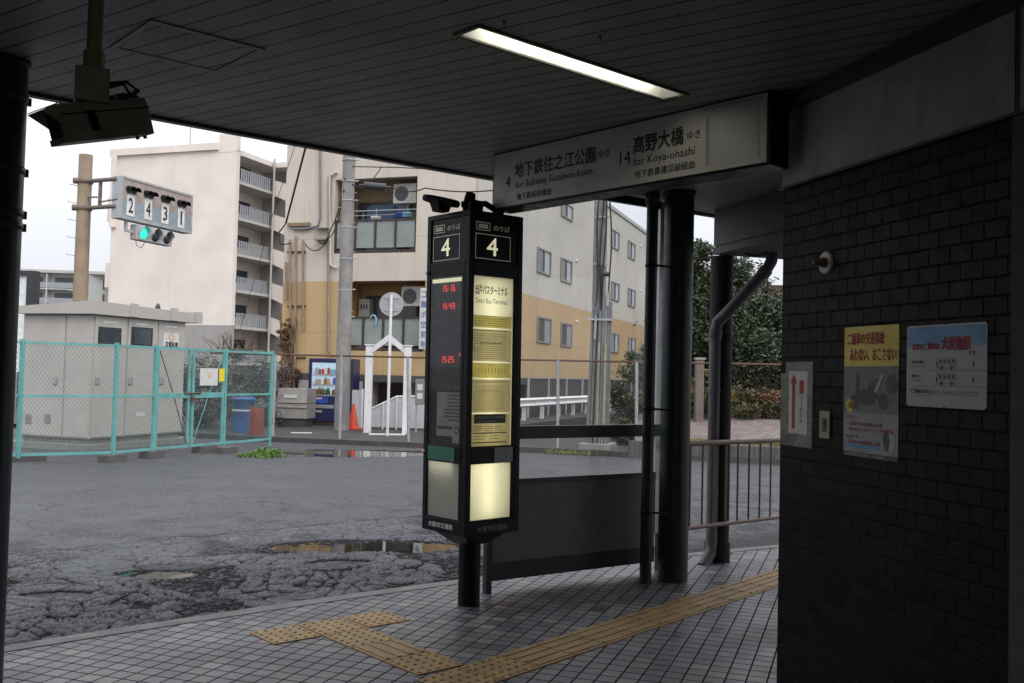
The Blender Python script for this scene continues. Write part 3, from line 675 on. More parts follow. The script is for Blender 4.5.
# inner light box behind the right face: white tray with a vertical tube
m = M(); d0, d1 = -.028, -.15; x0, x1 = c_ + .004, rn - .026
P = KR.p
def tray(z0, z1):
    m.quad(P(x0, d1, z0), P(x1, d1, z0), P(x1, d1, z1), P(x0, d1, z1)); m.quad(P(x0, d0, z0), P(x0, d1, z0), P(x0, d1, z1), P(x0, d0, z1))
    m.quad(P(x1, d0, z0), P(x1, d1, z0), P(x1, d1, z1), P(x1, d0, z1)); m.quad(P(x0, d0, z0), P(x1, d0, z0), P(x1, d1, z0), P(x0, d1, z0)); m.quad(P(x0, d0, z1), P(x1, d0, z1), P(x1, d1, z1), P(x0, d1, z1))
tray(.575, 2.12); m.build('light_tray', 'white', kk)
m = M(); m.cyl(P(.205, -.10, .60), P(.205, -.10, 2.09), .013, n=10); m.build('tube', 'kiosk_tube', kk)
def face(F_, x0, x1, z0, z1, off, mat_, name='panel', parent=kk, thick=0):
    m = M()
    if F_ is KL: x0, x1 = x1, x0
    m.quad(F_.p(x0, off, z0), F_.p(x1, off, z0), F_.p(x1, off, z1), F_.p(x0, off, z1)); return m.build(name, mat_, parent)
# right face: timetable window in sections, lower lit panel
XR0, XR1 = c_, rn - .022
secs = [(1.885, 2.128, 'diffuser'), (1.800, 1.878, 'diffuser_yellow'), (1.585, 1.790, 'diffuser_tan'), (1.480, 1.575, 'diffuser_yellow'), (1.26, 1.470, 'diffuser_tan'), (1.045, 1.25, 'diffuser_tan')]
tt = face(KR, XR0, XR1, 1.045, 2.128, -.018, 'diffuser', 'timetable_window')
for z0, z1, mm in secs[1:]:
    q = face(KR, XR0 + .004, XR1 - .014, z0, z1, -.016, mm, 'timetable_sheet', tt)
face(KR, XR0, XR1, .582, .935, -.018, 'diffuser', 'lower_panel')
m = M(); XE = E
def kt(st, s0, z0, w_, h_, mi=0, F_=KR, xd=E, off=.0015, bold=0): m.text(st, F_.p(s0, 0, z0), xd, Z, w_, h_, mi, bold, off)
kt('出戸バスターミナル', .066, 2.010, .268, .060, bold=.012, off=-.015)
kt('Deto Bus Terminal', .070, 1.955, .262, .032, off=-.015)
m.build('lettering', 'ink', tt)
m = M()
random.seed(3)
def lines(F_, x0, x1, z0, z1, nrow, off, h=.006, fill=.8, cols=1):
    for i in range(nrow):
        z = z1 - (z1 - z0) * (i + .5) / nrow
        for j in range(cols):
            a_ = x0 + (x1 - x0) * j / cols; b_ = a_ + (x1 - x0) / cols * .86; x = a_
            while x < a_ + (b_ - a_) * fill * random.uniform(.8, 1.15) and x < b_:
                l = random.uniform(.004, .013)
                m.quad(F_.p(x, off, z), F_.p(min(b_, x + l), off, z), F_.p(min(b_, x + l), off, z + h), F_.p(x, off, z + h)); x += l + random.uniform(.002, .005)
lines(KR, .06, .34, 1.805, 1.862, 4, -.0145, .005, 1, 10); lines(KR, .06, .33, 1.595, 1.765, 13, -.0145, .004, .8, 11); lines(KR, .07, .33, 1.272, 1.43, 11, -.0145, .004, .7, 9)
for x in [.07 + i * .028 for i in range(10)]: m.quad(KR.p(x, -.0145, 1.505), KR.p(x + .004, -.0145, 1.505), KR.p(x + .004, -.0145, 1.545), KR.p(x, -.0145, 1.545))
m.text('系統番号別時刻表', KR.p(.12, -.0143, 1.868), E, Z, .11, .009); m.text('系統', KR.p(.17, -.0143, 1.557), E, Z, .05, .010)
for z, a_, b_ in ((1.452, .06, .345), (1.395, .11, .29), (1.78, .06, .345), (1.70, .11, .29)): m.quad(KR.p(a_, -.0143, z), KR.p(b_, -.0143, z), KR.p(b_, -.0143, z + .004), KR.p(a_, -.0143, z + .004))
m.quad(KR.p(.07, -.0145, 1.19), KR.p(.335, -.0145, 1.19), KR.p(.335, -.0145, 1.248), KR.p(.07, -.0145, 1.248))
for z in (1.125, 1.065): m.quad(KR.p(.06, -.0145, z), KR.p(.345, -.0145, z), KR.p(.345, -.0145, z + .008), KR.p(.06, -.0145, z + .008))
lines(KR, .07, .33, 1.135, 1.175, 3, -.0145, .006, .9, 3); lines(KR, .07, .33, 1.080, 1.115, 2, -.0145, .006, .8, 2)
m.build('print', 'paper_lines', tt)
m = M(); m.text('出戸バスターミナル案内図', KR.p(.08, -.0135, 1.220), E, Z, .24, .016); m.text('のりば案内', KR.p(.10, -.0135, 1.198), E, Z, .16, .010); m.build('lettering', 'paper', tt)
# number windows
for F_, xd, s0, s1, sg in ((KR, E, .05, .345, 1), (KL, -N, .11, .39, -1)):
    nw = face(F_, c_, rn, 2.225, 2.505, -.010, 'black_paint', 'number_window')
    m = M(); e_ = .0045
    for a_, b_, z0, z1 in ((s0, s1, 2.236, 2.236 + e_), (s0, s1, 2.392, 2.392 + e_), (s0, s0 + e_, 2.236, 2.396), (s1 - e_, s1, 2.236, 2.396)): m.quad(F_.p(a_, -.006, z0), F_.p(b_, -.006, z0), F_.p(b_, -.006, z1), F_.p(a_, -.006, z1))
    m.build('border', 'kiosk_line', nw)
    m = M(); cx = (s0 + s1) / 2
    m.text('4', F_.p(cx - sg * .052, 0, 2.262), xd, Z, .090, .115, 0, .004, -.006); m.build('numeral', 'kiosk_digit', nw)
    m = M(); L_ = s0 + .005 if sg > 0 else s1 - .005
    m.text('のりば', F_.p(L_ + sg * .145, 0, 2.425), xd, Z, .135, .036, 0, .0, -.006)
    a_, b_ = sorted((L_, L_ + sg * .115))
    for (p_, q_, z0, z1) in ((a_, b_, 2.418, 2.422), (a_, b_, 2.466, 2.470), (a_, a_ + .004, 2.418, 2.470), (b_ - .004, b_, 2.418, 2.470), (a_ + .018, b_ - .018, 2.432, 2.440)): m.quad(F_.p(p_, -.006, z0), F_.p(q_, -.006, z0), F_.p(q_, -.006, z1), F_.p(p_, -.006, z1))
    for k in range(5): q_ = a_ + .022 + k * .0155; m.quad(F_.p(q_, -.006, 2.444), F_.p(q_ + .011, -.006, 2.444), F_.p(q_ + .011, -.006, 2.457), F_.p(q_, -.006, 2.457))
    m.build('lettering', 'kiosk_line', nw)
# left face: glazed case with LED times and notices
XL0, XL1 = c_ + .035, rn
lc = face(KL, XL0, XL1, 1.045, 2.128, -.029, 'led_back', 'display_board')
face(KL, XL0, XL1, 1.045, 2.128, -.006, 'case_glass', 'glass', kk)
def seg(F_, st, sR, z, w_, h_, mi, off):      # seven segment digits, written towards -s
    S = {'0': 'abcdef', '1': 'bc', '2': 'abged', '4': 'fgbc', '5': 'afgcd', '6': 'afgcde', '9': 'abcdfg', '8': 'abcdefg'}
    th = h_ * .15; x = sR
    for ch in st:
        if ch == ':':
            for zz in (z + h_ * .3, z + h_ * .65): m.quad(F_.p(x, off, zz), F_.p(x - .005, off, zz), F_.p(x - .005, off, zz + .005), F_.p(x, off, zz + .005))
            x -= .014; continue
        def sb(x0, x1, z0, z1): m.quad(F_.p(x - x0, off, z + z0), F_.p(x - x1, off, z + z0), F_.p(x - x1, off, z + z1), F_.p(x - x0, off, z + z1), mi)
        for c in S[ch]:
            if c == 'a': sb(th * .5, w_ - th * .5, h_ - th, h_)
            if c == 'd': sb(th * .5, w_ - th * .5, 0, th)
            if c == 'g': sb(th * .5, w_ - th * .5, h_ / 2 - th / 2, h_ / 2 + th / 2)
            if c == 'b': sb(w_ - th, w_, h_ / 2, h_)
            if c == 'c': sb(w_ - th, w_, 0, h_ / 2)
            if c == 'e': sb(0, th, 0, h_ / 2)
            if c == 'f': sb(0, th, h_ / 2, h_)
        x -= w_ + .010
m = M()
for st, z in (('15:16', 2.035), ('15:49', 1.918), ('15:25', 1.574)): seg(KL, st, .315, z, .024, .040, 0, -.026)
seg(KL, '4', .118, 1.60, .024, .04, 0, -.026)
m.build('time_display', 'led_red', lc)
m = M()
m.text('ただいまの時刻', KL.p(.29, -.027, 2.088), -N, Z, .13, .013); m.text('時', KL.p(.225, -.026, 2.035), -N, Z, .0, .0) if 0 else None
m.text('行先', KL.p(.335, -.027, 1.872), -N, Z, .06, .018); m.text('住之江公園', KL.p(.335, -.027, 1.838), -N, Z, .17, .022)
m.text('発車', KL.p(.17, -.027, 1.925), -N, Z, .05, .02); m.text('まもなく', KL.p(.29, -.027, 1.742), -N, Z, .14, .02)
m.text('つぎの発車', KL.p(.335, -.027, 1.535), -N, Z, .17, .018); m.text('高野大橋', KL.p(.335, -.027, 1.502), -N, Z, .15, .020); m.text('市バス運行情報', KL.p(.335, -.027, 1.395), -N, Z, .24, .034, bold=.01)
m.build('lettering', 'dull_silver_ink', lc)
nt_ = face(KL, XL0 + .005, .345, 1.10, 1.385, -.026, 'paper', 'notice', lc)
m = M(); lines(KL, .10, .335, 1.19, 1.37, 8, -.0245, .009, .75); m.quad(KL.p(.15, -.0245, 1.145), KL.p(.335, -.0245, 1.145), KL.p(.335, -.0245, 1.165), KL.p(.15, -.0245, 1.165)); m.build('print', 'paper_lines', nt_)
pk = face(KL, .09, .175, 1.06, 1.20, -.023, 'white_plate', 'notice', lc)
m = M(); q = KL.p(.132, -.0215, 1.145); n_ = 20
m.add([q + (-N) * (r_ * math.cos(2 * math.pi * k / n_)) + Z * (r_ * math.sin(2 * math.pi * k / n_)) for r_ in (.026, .017) for k in range(n_)], [(k, (k + 1) % n_, n_ + (k + 1) % n_, n_ + k) for k in range(n_)]); m.build('print', 'red_ink', pk)
face(KL, XL0, XL1, 1.046, 1.075, -.027, 'diffuser_yellow', 'caption_strip', lc)
m = M(); m.box(KL, XL0 + .01, XL1 - .01, -.028, -.012, 2.095, 2.118); m.build('case_lamp', 'kiosk_digit', lc)
m = M(); m.box(KL, .115, .395, -.001, .004, .945, 1.035); m.build('green_plate', 'green_plate', kk)
lp = face(KL, XL0, XL1, .582, .935, -.012, 'diffuser_dull', 'lower_panel')
m = M(); m.cyl(KL.p(XL0 + .01, -.06, .915), KL.p(XL1 - .01, -.06, .915), .009, n=8); m.build('tube', 'kiosk_tube', kk)
m = M(); m.text('大阪市交通局', KL.p(.375, .0015, .515), -N, Z, .25, .034, 0, .012); m.build('lettering', 'white_plate', kk)
m = M(); m.text('大阪市交通局', KR.p(.10, .0015, .508), E, Z, .25, .036, 0, .012); m.build('lettering', 'dull_silver_ink', kk)
m = M(); m.box(KR, .228, .385, .001, .004, .938, 1.036); m.build('card', 'tape_clear', kk)
for z in (2.165, .99):
    m = M(); q = KL.p(.432, .001, z); m.lathe(q, [(.013, 0), (.013, .012), (.008, .016)], 14, axis=-E); m.build('lock', 'galv', kk)
# loud hailer and sensors standing on the pillar
sp_ = thing('roof_speaker', 'small black winged loudspeaker on top of the bus stop pillar', 'speaker', KF.p(-.12, .14, KZ1))
m = M(); hc = D(444, 201, 6.30); ax = (D(462, 203.5, 6.25) - D(425.5, 196, 6.4)); ax_n = ax.normalized(); L_ = ax.length
m.lathe(hc - ax_n * L_ / 2, [(.006, 0), (.022, .012), (.026, .05), (.028, L_ / 2), (.026, L_ - .05), (.022, L_ - .012), (.006, L_)], 20, axis=ax_n); m.build('horn', 'black_paint', sp_)
m = M(); m.hexa([hc + E * a_ * .04 + N * b_ * .035 + Z * (KZ1 - hc.z) for a_, b_ in ((-1, -1), (1, -1), (1, 1), (-1, 1))] + [hc + E * a_ * .06 + N * b_ * .045 - Z * .01 for a_, b_ in ((-1, -1), (1, -1), (1, 1), (-1, 1))]); m.build('foot', 'black_paint', sp_)
sn_ = thing('roof_sensor', 'cluster of small black sensor housings on the pillar top beside the speaker', 'sensor', KF.p(-.02, -.10, KZ1))
m = M(); q = D(476, 200, 6.26); q = V((q.x, q.y, KZ1))
m.box(Fr(q, E, N), -.05, .05, -.05, .05, 0, .07); m.build('base', 'black_paint', sn_, bevel=.01)
m = M(); m.cyl(q + Z * .05 - E * .03, q + Z * .115 - E * .02, .042, .032, n=14); m.cyl(q + V((-.075, 0, .045)), q + V((-.03, 0, .05)), .02, n=12); m.build('housing', 'black_paint', sn_)
m = M(); m.tube([q + V((.03, 0, .05)), q + V((.08, .01, .055)), q + V((.14, .02, .02)), q + V((.2, .03, .01))], .02, 10); m.build('cable', 'black_paint', sn_)

# =================================================================== DESTINATION SIGN
SX = Fr(E * 4.05, -N, -E)             # x runs to the right as seen, x = -v
sg_ = thing('destination_sign', 'long white bus destination sign hung under the canopy soffit', 'sign', SX.p(-3.8, -.08, 2.9))
m = M(); m.box(SX, -4.815, -2.735, -.16, -.004, 2.553, CEIL - .001); m.build('housing', 'black_paint', sg_, bevel=.004)
sf = M(); sf.box(SX, -4.80, -2.755, -.004, .004, 2.567, CEIL - .012); sf = sf.build('face', 'sign_face', sg_)
m = M(); m.box(SX, -3.098, -2.80, .0045, .0065, 2.592, 2.885); m.build('blank_patch', 'sign_patch', sf)
m = M(); m.box(SX, -3.12, -3.0985, .0042, .0052, 2.60, 2.86); m.box(SX, -3.14, -2.79, .0042, .0052, 2.886, 2.899); m.build('tape_mark', 'sign_stain', sf)
m = M()
def st_(s, v0, v1, z0, z1, bold=.01): m.text(s, SX.p(-v0, .0055, z0), -N, Z, v0 - v1, z1 - z0, 0, bold * .8)
def ring(v, z, r0, r1):
    n_ = 32; q = SX.p(-v, .0055, z); m.add([q - N * (r_ * math.cos(2 * math.pi * k / n_)) + Z * (r_ * math.sin(2 * math.pi * k / n_)) for r_ in (r0, r1) for k in range(n_)], [(k, (k + 1) % n_, n_ + (k + 1) % n_, n_ + k) for k in range(n_)])
st_('4', 4.685, 4.640, 2.685, 2.755, .02); 0
st_('地下鉄住之江公園', 4.600, 3.905, 2.735, 2.828, .016); st_('ゆき', 3.880, 3.790, 2.755, 2.795)
st_('for Subway Suminoe-koen', 4.590, 3.925, 2.655, 2.712, .004); st_('地下鉄長居経由', 4.575, 4.265, 2.592, 2.634, .012)
st_('14', 3.712, 3.634, 2.688, 2.762, .01); 0
st_('高野大橋', 3.570, 3.255, 2.735, 2.828, .016) if 0 else None
st_('高野大橋', 3.615, 3.265, 2.735, 2.832, .02); st_('ゆき', 3.240, 3.155, 2.752, 2.795)
st_('for Koya-ohashi', 3.610, 3.190, 2.655, 2.715, .004); st_('地下鉄喜連瓜破経由', 3.600, 3.190, 2.598, 2.640, .012)
m.build('lettering', 'ink', sf)
m = M(); ring(4.663, 2.72, .060, .058); ring(3.672, 2.725, .066, .064); m.build('number_ring', 'dull_silver_ink', sf)

# =================================================================== SECURITY CAMERA
cc = thing('security_camera', 'dirty beige security camera housing hanging from a yellow pipe', 'camera', D(92, 0, 2.9))
q0 = D(93.5, 72, 2.9); m = M(); m.cyl((q0.x, q0.y, q0.z - .02), (q0.x, q0.y, CEIL), .022, n=16); m.cyl((q0.x, q0.y, q0.z), (q0.x, q0.y, q0.z + .06), .030, n=16); m.build('pipe', 'yellow_pipe', cc)
CF = Fr((q0.x, q0.y, 0), azv(80), azv(80 + 90 - 180 + 0) * -1)
zt, zb = D(92, 71, 2.9).z, D(92, 103, 2.9).z
CX = azv(66); CY = V((CX.y, -CX.x, 0)); cfr = Fr((q0.x - .005, q0.y, 0), CX, CY)
m = M(); m.box(cfr, -.045, .05, -.05, .05, zb - .005, zt); m.build('bracket', 'camera_housing', cc, bevel=.004)
# body: long axis runs to the left and slightly down, towards the viewer
pr, pl = D(143, 117.5, 3.02), D(55, 125.5, 2.82)
ax = (pr - pl); Lh = ax.length; ax.normalize(); sd2 = ax.cross(Z).normalized(); up2 = sd2.cross(ax).normalized()
def CP(a_, b_, c_): return pl + ax * a_ + sd2 * b_ + up2 * c_
m = M(); hw, hh_ = .046, .056
prof = [(-hw, -hh_), (hw, -hh_), (hw * 1.02, hh_ * .45), (hw * .8, hh_), (-hw * .8, hh_), (-hw * 1.02, hh_ * .45)]
m.prism([CP(0, a_, b_) for a_, b_ in prof], ax * Lh); m.build('housing', 'camera_housing', cc, bevel=.003)
m = M(); m.prism([CP(-.004, a_ * .72, b_ * .70) for a_, b_ in prof], ax * .003); m.build('lens_window', 'lamp_off', cc)
m = M(); m.prism([CP(-.002, a_, b_) for a_, b_ in ((-hw * .95, -hh_), (hw * .95, -hh_), (hw * .95, -hh_ * .68), (-hw * .95, -hh_ * .68))], ax * -.004); m.build('bezel', 'ivory_plastic', cc)
m = M(); tq = [CP(.0, hw * 1.03, hh_ * 1.05), CP(-.075, hw * .9, hh_ * .85), CP(-.035, hw * 1.03, -.02), CP(.02, hw * 1.03, .0)]
for s__ in (1, -1):
    m.prism([CP(.01, s__ * hw * 1.0, hh_ * 1.02), CP(-.05, s__ * hw * .95, hh_ * .72), CP(.030, s__ * hw * 1.03, -.028)], sd2 * (.003 * s__))
m.prism([CP(.01, -hw, hh_ * 1.03), CP(.01, hw, hh_ * 1.03), CP(-.05, hw * .95, hh_ * .75), CP(-.05, -hw * .95, hh_ * .75)], up2 * .003)
m.build('hood', 'camera_housing', cc)
m = M(); m.prism([CP(.0, hw * 1.035, hh_ * .40), CP(Lh, hw * 1.035, hh_ * .40), CP(Lh, hw * 1.035, hh_ * .46), CP(0, hw * 1.035, hh_ * .46)], sd2 * .004)
m.prism([CP(.085, hw * 1.0, -.03), CP(.105, hw * 1.0, -.03), CP(.098, hw * 1.03, .028), CP(.078, hw * 1.03, .028)], sd2 * .012); m.build('latch', 'black_paint', cc)
m = M(); m.tube([V((q0.x + .05, q0.y, zb + .05)), V((q0.x + .09, q0.y, zb + .06)), V((q0.x + .11, q0.y, zb + .03)), CP(Lh * .72, 0, hh_)], .006, 8)
m.tube([V((q0.x + .05, q0.y, zb + .06)), V((q0.x + .10, q0.y, zb + .065)), V((q0.x + .135, q0.y, zb + .04)), CP(Lh * .8, 0, hh_)], .006, 8)
m.tube([CP(Lh * .8, 0, hh_ + .012), CP(Lh * .95, 0, hh_ + .012), CP(Lh * .99, 0, hh_ + .004)], .007, 8); m.cyl(CP(Lh * .8, 0, hh_), CP(Lh * .8, 0, hh_ + .02), .014, n=10); m.cyl(CP(Lh * .69, 0, hh_), CP(Lh * .69, 0, hh_ + .016), .012, n=10)
m.build('cable', 'cable_black', cc)
m = M(); m.cyl(CP(Lh * .97, 0, -hh_), CP(Lh * .97, 0, -hh_ - .008), .006, n=8); m.cyl(CP(Lh * .88, 0, -hh_), CP(Lh * .88, 0, -hh_ - .008), .006, n=8); m.build('screw', 'black_paint', cc)

# two small hooks in the soffit beside the light
for px, py, lab in ((504, 21, 'tiny dark ceiling hook nearest the top left of the strip light'), (600, 36, 'tiny dark ceiling hook above the middle of the strip light')):
    q = G(px, py, CEIL); m = M(); m.cyl(q, q - Z * .008, .007, n=8); m.tube([q - Z * .006 + E * .006 * math.sin(k) - Z * .006 * (1 - math.cos(k)) for k in (0, .8, 1.6, 2.4, 3.2, 4.0)], .002, 6); tag(m.build('ceiling_hook', 'lamp_off', loc=q), lab, 'hook')
# =================================================================== THINGS ON THE BRICK WALL
def wb(m, s0, s1, z0, z1, o0, o1, mi=0): m.box(WALL, s0, s1, o0, o1, z0, z1, mi)
def wq(m, s0, s1, z0, z1, o_, mi=0): m.quad(WALL.p(s0, o_, z0), WALL.p(s1, o_, z0), WALL.p(s1, o_, z1), WALL.p(s0, o_, z1), mi)
def wt(m, st, s0, s1, z0, z1, o_, mi=0, bold=0): m.text(st, WALL.p(s0, o_, z0), WD, Z, s1 - s0, z1 - z0, mi, bold)
ps1 = thing('safety_poster', 'tall yellow topped motorcycle safety poster taped to the brick wall', 'poster', WALL.p(.70, .002, 1.2))
m = M(); wb(m, .522, .894, 1.202, 1.752, .001, .0025); m.build('sheet', 'poster_grey', ps1)
m = M(); wq(m, .522, .894, 1.578, 1.752, .0030); m.build('heading', 'poster_yellow', ps1)
m = M(); wt(m, '二輪車の交通事故', .545, .80, 1.672, 1.725, .0035, 0, .02); wt(m, 'あわない、おこさない!', .565, .885, 1.602, 1.655, .0035, 0, .02); m.build('lettering', 'red_ink', ps1)
m = M(); wq(m, .522, .894, 1.375, 1.578, .0030); m.build('photo', 'poster_mid', ps1)
m = M()
random.seed(11)
def blob(m, s, z, r1, r2, o_, mi=0, ang=0):
    n_ = 22; m.add([WALL.p(s + (r1 * math.cos(a_) * math.cos(ang) - r2 * math.sin(a_) * math.sin(ang)) * random.uniform(.8, 1.1), o_, z + (r1 * math.cos(a_) * math.sin(ang) + r2 * math.sin(a_) * math.cos(ang)) * random.uniform(.8, 1.1)) for a_ in [2 * math.pi * k / n_ for k in range(n_)]], [tuple(range(n_))], mi)
blob(m, .68, 1.445, .085, .035, .0034); blob(m, .60, 1.42, .035, .035, .0036); blob(m, .80, 1.43, .04, .035, .0038); blob(m, .74, 1.50, .06, .022, .0040, 0, .5); blob(m, .62, 1.50, .012, .05, .0042); blob(m, .85, 1.50, .035, .05, .0044)
m.build('motorcycle_picture', 'poster_dark', ps1)
m = M(); m.quad(WALL.p(.735, .0047, 1.47), WALL.p(.755, .0047, 1.465), WALL.p(.80, .0047, 1.54), WALL.p(.785, .0047, 1.545)); blob(m, .845, 1.262, .03, .045, .0034); m.build('highlight_picture', 'poster_white', ps1)
m = M(); blob(m, .82, 1.265, .022, .045, .0036); m.build('figure_picture', 'poster_dark', ps1)
m = M(); n_ = 24; m.add([WALL.p(.568 + (.036 if k % 2 else .022) * math.cos(2 * math.pi * k / n_), .0036, 1.405 + (.042 if k % 2 else .026) * math.sin(2 * math.pi * k / n_)) for k in range(n_)], [tuple(range(n_))]); m.build('star_badge', 'poster_yellow', ps1)
m = M(); wt(m, '注意', .552, .586, 1.395, 1.418, .0040, 0, .02)
for i, (s0, s1, z, st) in enumerate(((.54, .60, 1.345, 'ドライバーは'), (.56, .79, 1.318, '交差点での右折時に注意'), (.56, .86, 1.294, '確かめ合って ゆっくり 安全運転'), (.54, .63, 1.262, 'ライダーは'), (.56, .78, 1.238, '交差点での直進車に注意'))): wt(m, st, s0, s1, z, z + .016, .0035, 0, .01)
m.build('lettering', 'red_ink', ps1)
m = M(); wq(m, .53, .775, 1.222 - .004, 1.222 + .018 + .01, .0034) if 0 else wq(m, .53, .77, 1.205 + .018, 1.205 + .05 - .018, .0034); m.build('footer_strip', 'poster_blue', ps1)
m = M(); wb(m, .522, .894, 1.182, 1.2015, .001, .0025); m.build('bottom_strip', 'poster_dark', ps1)
m = M(); wt(m, '大阪府交通対策協議会・大阪府警察', .535, .80, 1.186, 1.197, .003); m.build('lettering', 'poster_white', ps1)
ps2 = thing('boarding_poster', 'white landscape bus boarding safety poster with blue top on the brick wall', 'poster', WALL.p(1.16, .002, 1.416))
m = M(); wb(m, .942, 1.382, 1.416, 1.740, .001, .0025); m.build('sheet', 'poster_white', ps2)
m = M(); wq(m, .950, 1.374, 1.655, 1.732, .0030); m.build('heading', 'poster_blue', ps2)
t = MATS['poster_blue']
m = M(); wt(m, '無理なご乗車は', .975, 1.135, 1.642, 1.668, .0035, 0, .02); wt(m, '大変危険', 1.145, 1.300, 1.640, 1.692, .0035, 0, .035)
n_ = 40; q = [WALL.p(1.035 + r_ * .068 * math.cos(2 * math.pi * k / n_), .0035, 1.478 + r_ * .020 * math.sin(2 * math.pi * k / n_)) for r_ in (1, .93) for k in range(n_)]
m.add(q, [(k, (k + 1) % n_, n_ + (k + 1) % n_, n_ + k) for k in range(n_)]); wq(m, 1.11, 1.34, 1.4665, 1.469, .0035); m.build('lettering', 'red_ink', ps2)
m = M(); wt(m, 'です', 1.285, 1.325, 1.615, 1.635, .0035, 0, .01); wt(m, '無理な乗車は', .975, 1.045, 1.588, 1.600, .0035, 0, .01); wt(m, 'しないでください', .975, 1.06, 1.572, 1.582, .0035)
wt(m, '転倒した', .975, 1.025, 1.532, 1.544, .0035, 0, .01); wt(m, 'けがの例', .975, 1.025, 1.515, 1.525, .0035); wt(m, 'ご乗車になれません', .985, 1.085, 1.470, 1.486, .0038, 0, .01); wt(m, '次のバスをご利用くださいますようお願いします', 1.11, 1.335, 1.472, 1.482, .0035)
m.build('lettering', 'ink', ps2)
m = M()
for zb_ in (1.557, 1.497): wq(m, 1.085, 1.375, zb_, zb_ + .007, .0030)
m.build('ground_strip', 'poster_grey', ps2)
m = M()
for zb_ in (1.565, 1.505):
    x0, x1 = 1.12, 1.225
    for a_, b_, z0, z1 in ((x0, x1, .004, .006), (x0, x1, .042, .044), (x0, x0 + .002, .004, .044), (x1 - .002, x1, .004, .044), (x0, x1, .020, .022)): wq(m, a_, b_, zb_ + z0, zb_ + z1, .0034)
    for k in range(4): wq(m, x0 + .012 + k * .023, x0 + .028 + k * .023, zb_ + .025, zb_ + .038, .0034)
    for xx in (x0 + .025, x1 - .025): blob(m, xx, zb_ + .006, .010, .009, .0037)
    for xx in (x0 - .005, 1.31): wq(m, xx, xx + .008, zb_ + .01, zb_ + .03, .0036)
m.build('bus_picture', 'leaf_dark', ps2)
for pst, corners in ((ps1, ((.522, 1.752), (.894, 1.752), (.522, 1.19), (.894, 1.19))), (ps2, ((.945, 1.738), (1.16, 1.742), (1.379, 1.738), (.945, 1.420), (1.16, 1.418), (1.379, 1.420)))):
    for s_0, z_0 in corners:
        m = M(); q = WALL.p(s_0, .003, z_0); m.lathe(q, [(.0045, 0), (.004, .002), (.001, .003)], 10, axis=WN); m.build('pin', 'red_ink', pst)
ar = thing('arrow_notice', 'white notice with a red upward arrow taped at the wall corner', 'notice', WALL.p(.15, .002, 1.23))
m = M(); wb(m, .0, .275, 1.19, 1.545, .0008, .0016); wb(m, .045, .275, 1.546, 1.60, .0008, .0016); m.build('backing', 'tape_clear', ar)
m = M(); wb(m, .075, .235, 1.252, 1.555, .0018, .0028); m.build('sheet', 'white_plate', ar)
m = M(); wq(m, .105, .132, 1.275, 1.500, .0034); m.add([WALL.p(.088, .0034, 1.495), WALL.p(.149, .0034, 1.495), WALL.p(.1185, .0034, 1.543)], [(0, 1, 2)]); wq(m, .168, .205, 1.445, 1.51, .0034); m.build('arrow', 'red_ink', ar)
m = M(); 
for i, ch in enumerate('バスのりば'): wt(m, ch, .175, .196, 1.415 - i * .027, 1.435 - i * .027, .0034, 0, .01)
m.build('lettering', 'ink', ar)
sw = thing('wall_switch', 'small ivory switch plate between the arrow notice and the yellow poster', 'switch', WALL.p(.385, 0, 1.3))
m = M(); wb(m, .345, .425, 1.245, 1.372, .001, .010); m.build('plate', 'ivory_plastic', sw, bevel=.003)
m = M(); wb(m, .368, .402, 1.275, 1.340, .0101, .0125); m.build('insert', 'frame_brown', sw)
m = M(); wb(m, .377, .393, 1.302, 1.328, .0126, .0165); m.build('rocker', 'lamp_off', sw)
bl = thing('wall_socket', 'round white wall plate with a rusty brown knob high on the brick wall', 'fitting', WALL.p(.367, 0, 2.062))
m = M(); m.lathe(WALL.p(.375, .001, 2.060), [(.055, 0), (.055, .006), (.048, .012)], 28, axis=WN); m.build('plate', 'sign_patch', bl)
m = M(); m.lathe(WALL.p(.375, .013, 2.060), [(.024, 0), (.024, .015), (.017, .025), (.016, .055), (.011, .06)], 20, axis=WN); m.build('knob', 'brown_wood', bl)

# =================================================================== ACROSS THE ROAD
# ---- corner block: front (balconies) and long side wing on one grid
K = V((-1.098, 27.0, 0)); BF = Fr(K, B, -A); BW = Fr(K, A, -B)
ab = thing('balcony_block', 'cream and orange apartment block with balconies facing the road', 'building', K)
ZC, ZR, ZG = 4.10, 8.70, 1.42; TF = 6.05; SW_ = 25.0
o_up = (1.78, 4.40, 4.90, 7.06); o_lo = (1.45, 4.05, 2.10, 4.10); RC = 1.15
def fwall(z0, z1, cut=None):
    m = M()
    segs = [(0, TF)] if not cut else [(0, cut[0]), (cut[1], TF)]
    for a_, b_ in segs: m.box(BF, a_, b_, -.18, 0, z0, z1)
    return m
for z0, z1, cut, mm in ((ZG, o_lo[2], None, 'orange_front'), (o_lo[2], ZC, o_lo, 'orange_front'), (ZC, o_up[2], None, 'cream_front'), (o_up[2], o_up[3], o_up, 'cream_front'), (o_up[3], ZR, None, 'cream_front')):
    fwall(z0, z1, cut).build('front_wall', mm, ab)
def winrect(fr, px0, py0, px1, py1):
    a_, z1 = onf(fr, px0, py0); b_, z0 = onf(fr, px1, py1); return min(a_, b_), max(a_, b_), z0, z1
wins = [(537.0, 246.5, 550, 276.5), (560.5, 257, 571, 284.5), (537, 316, 550, 344), (560.5, 322, 571, 347.5), (561, 200, 572, 222), (611, 228, 618.5, 251), (627.8, 240, 634.5, 261), (611, 280.7, 618.5, 302), (627.8, 287.5, 634.5, 308), (610.5, 332.3, 618, 353), (628, 337, 634.8, 354)]
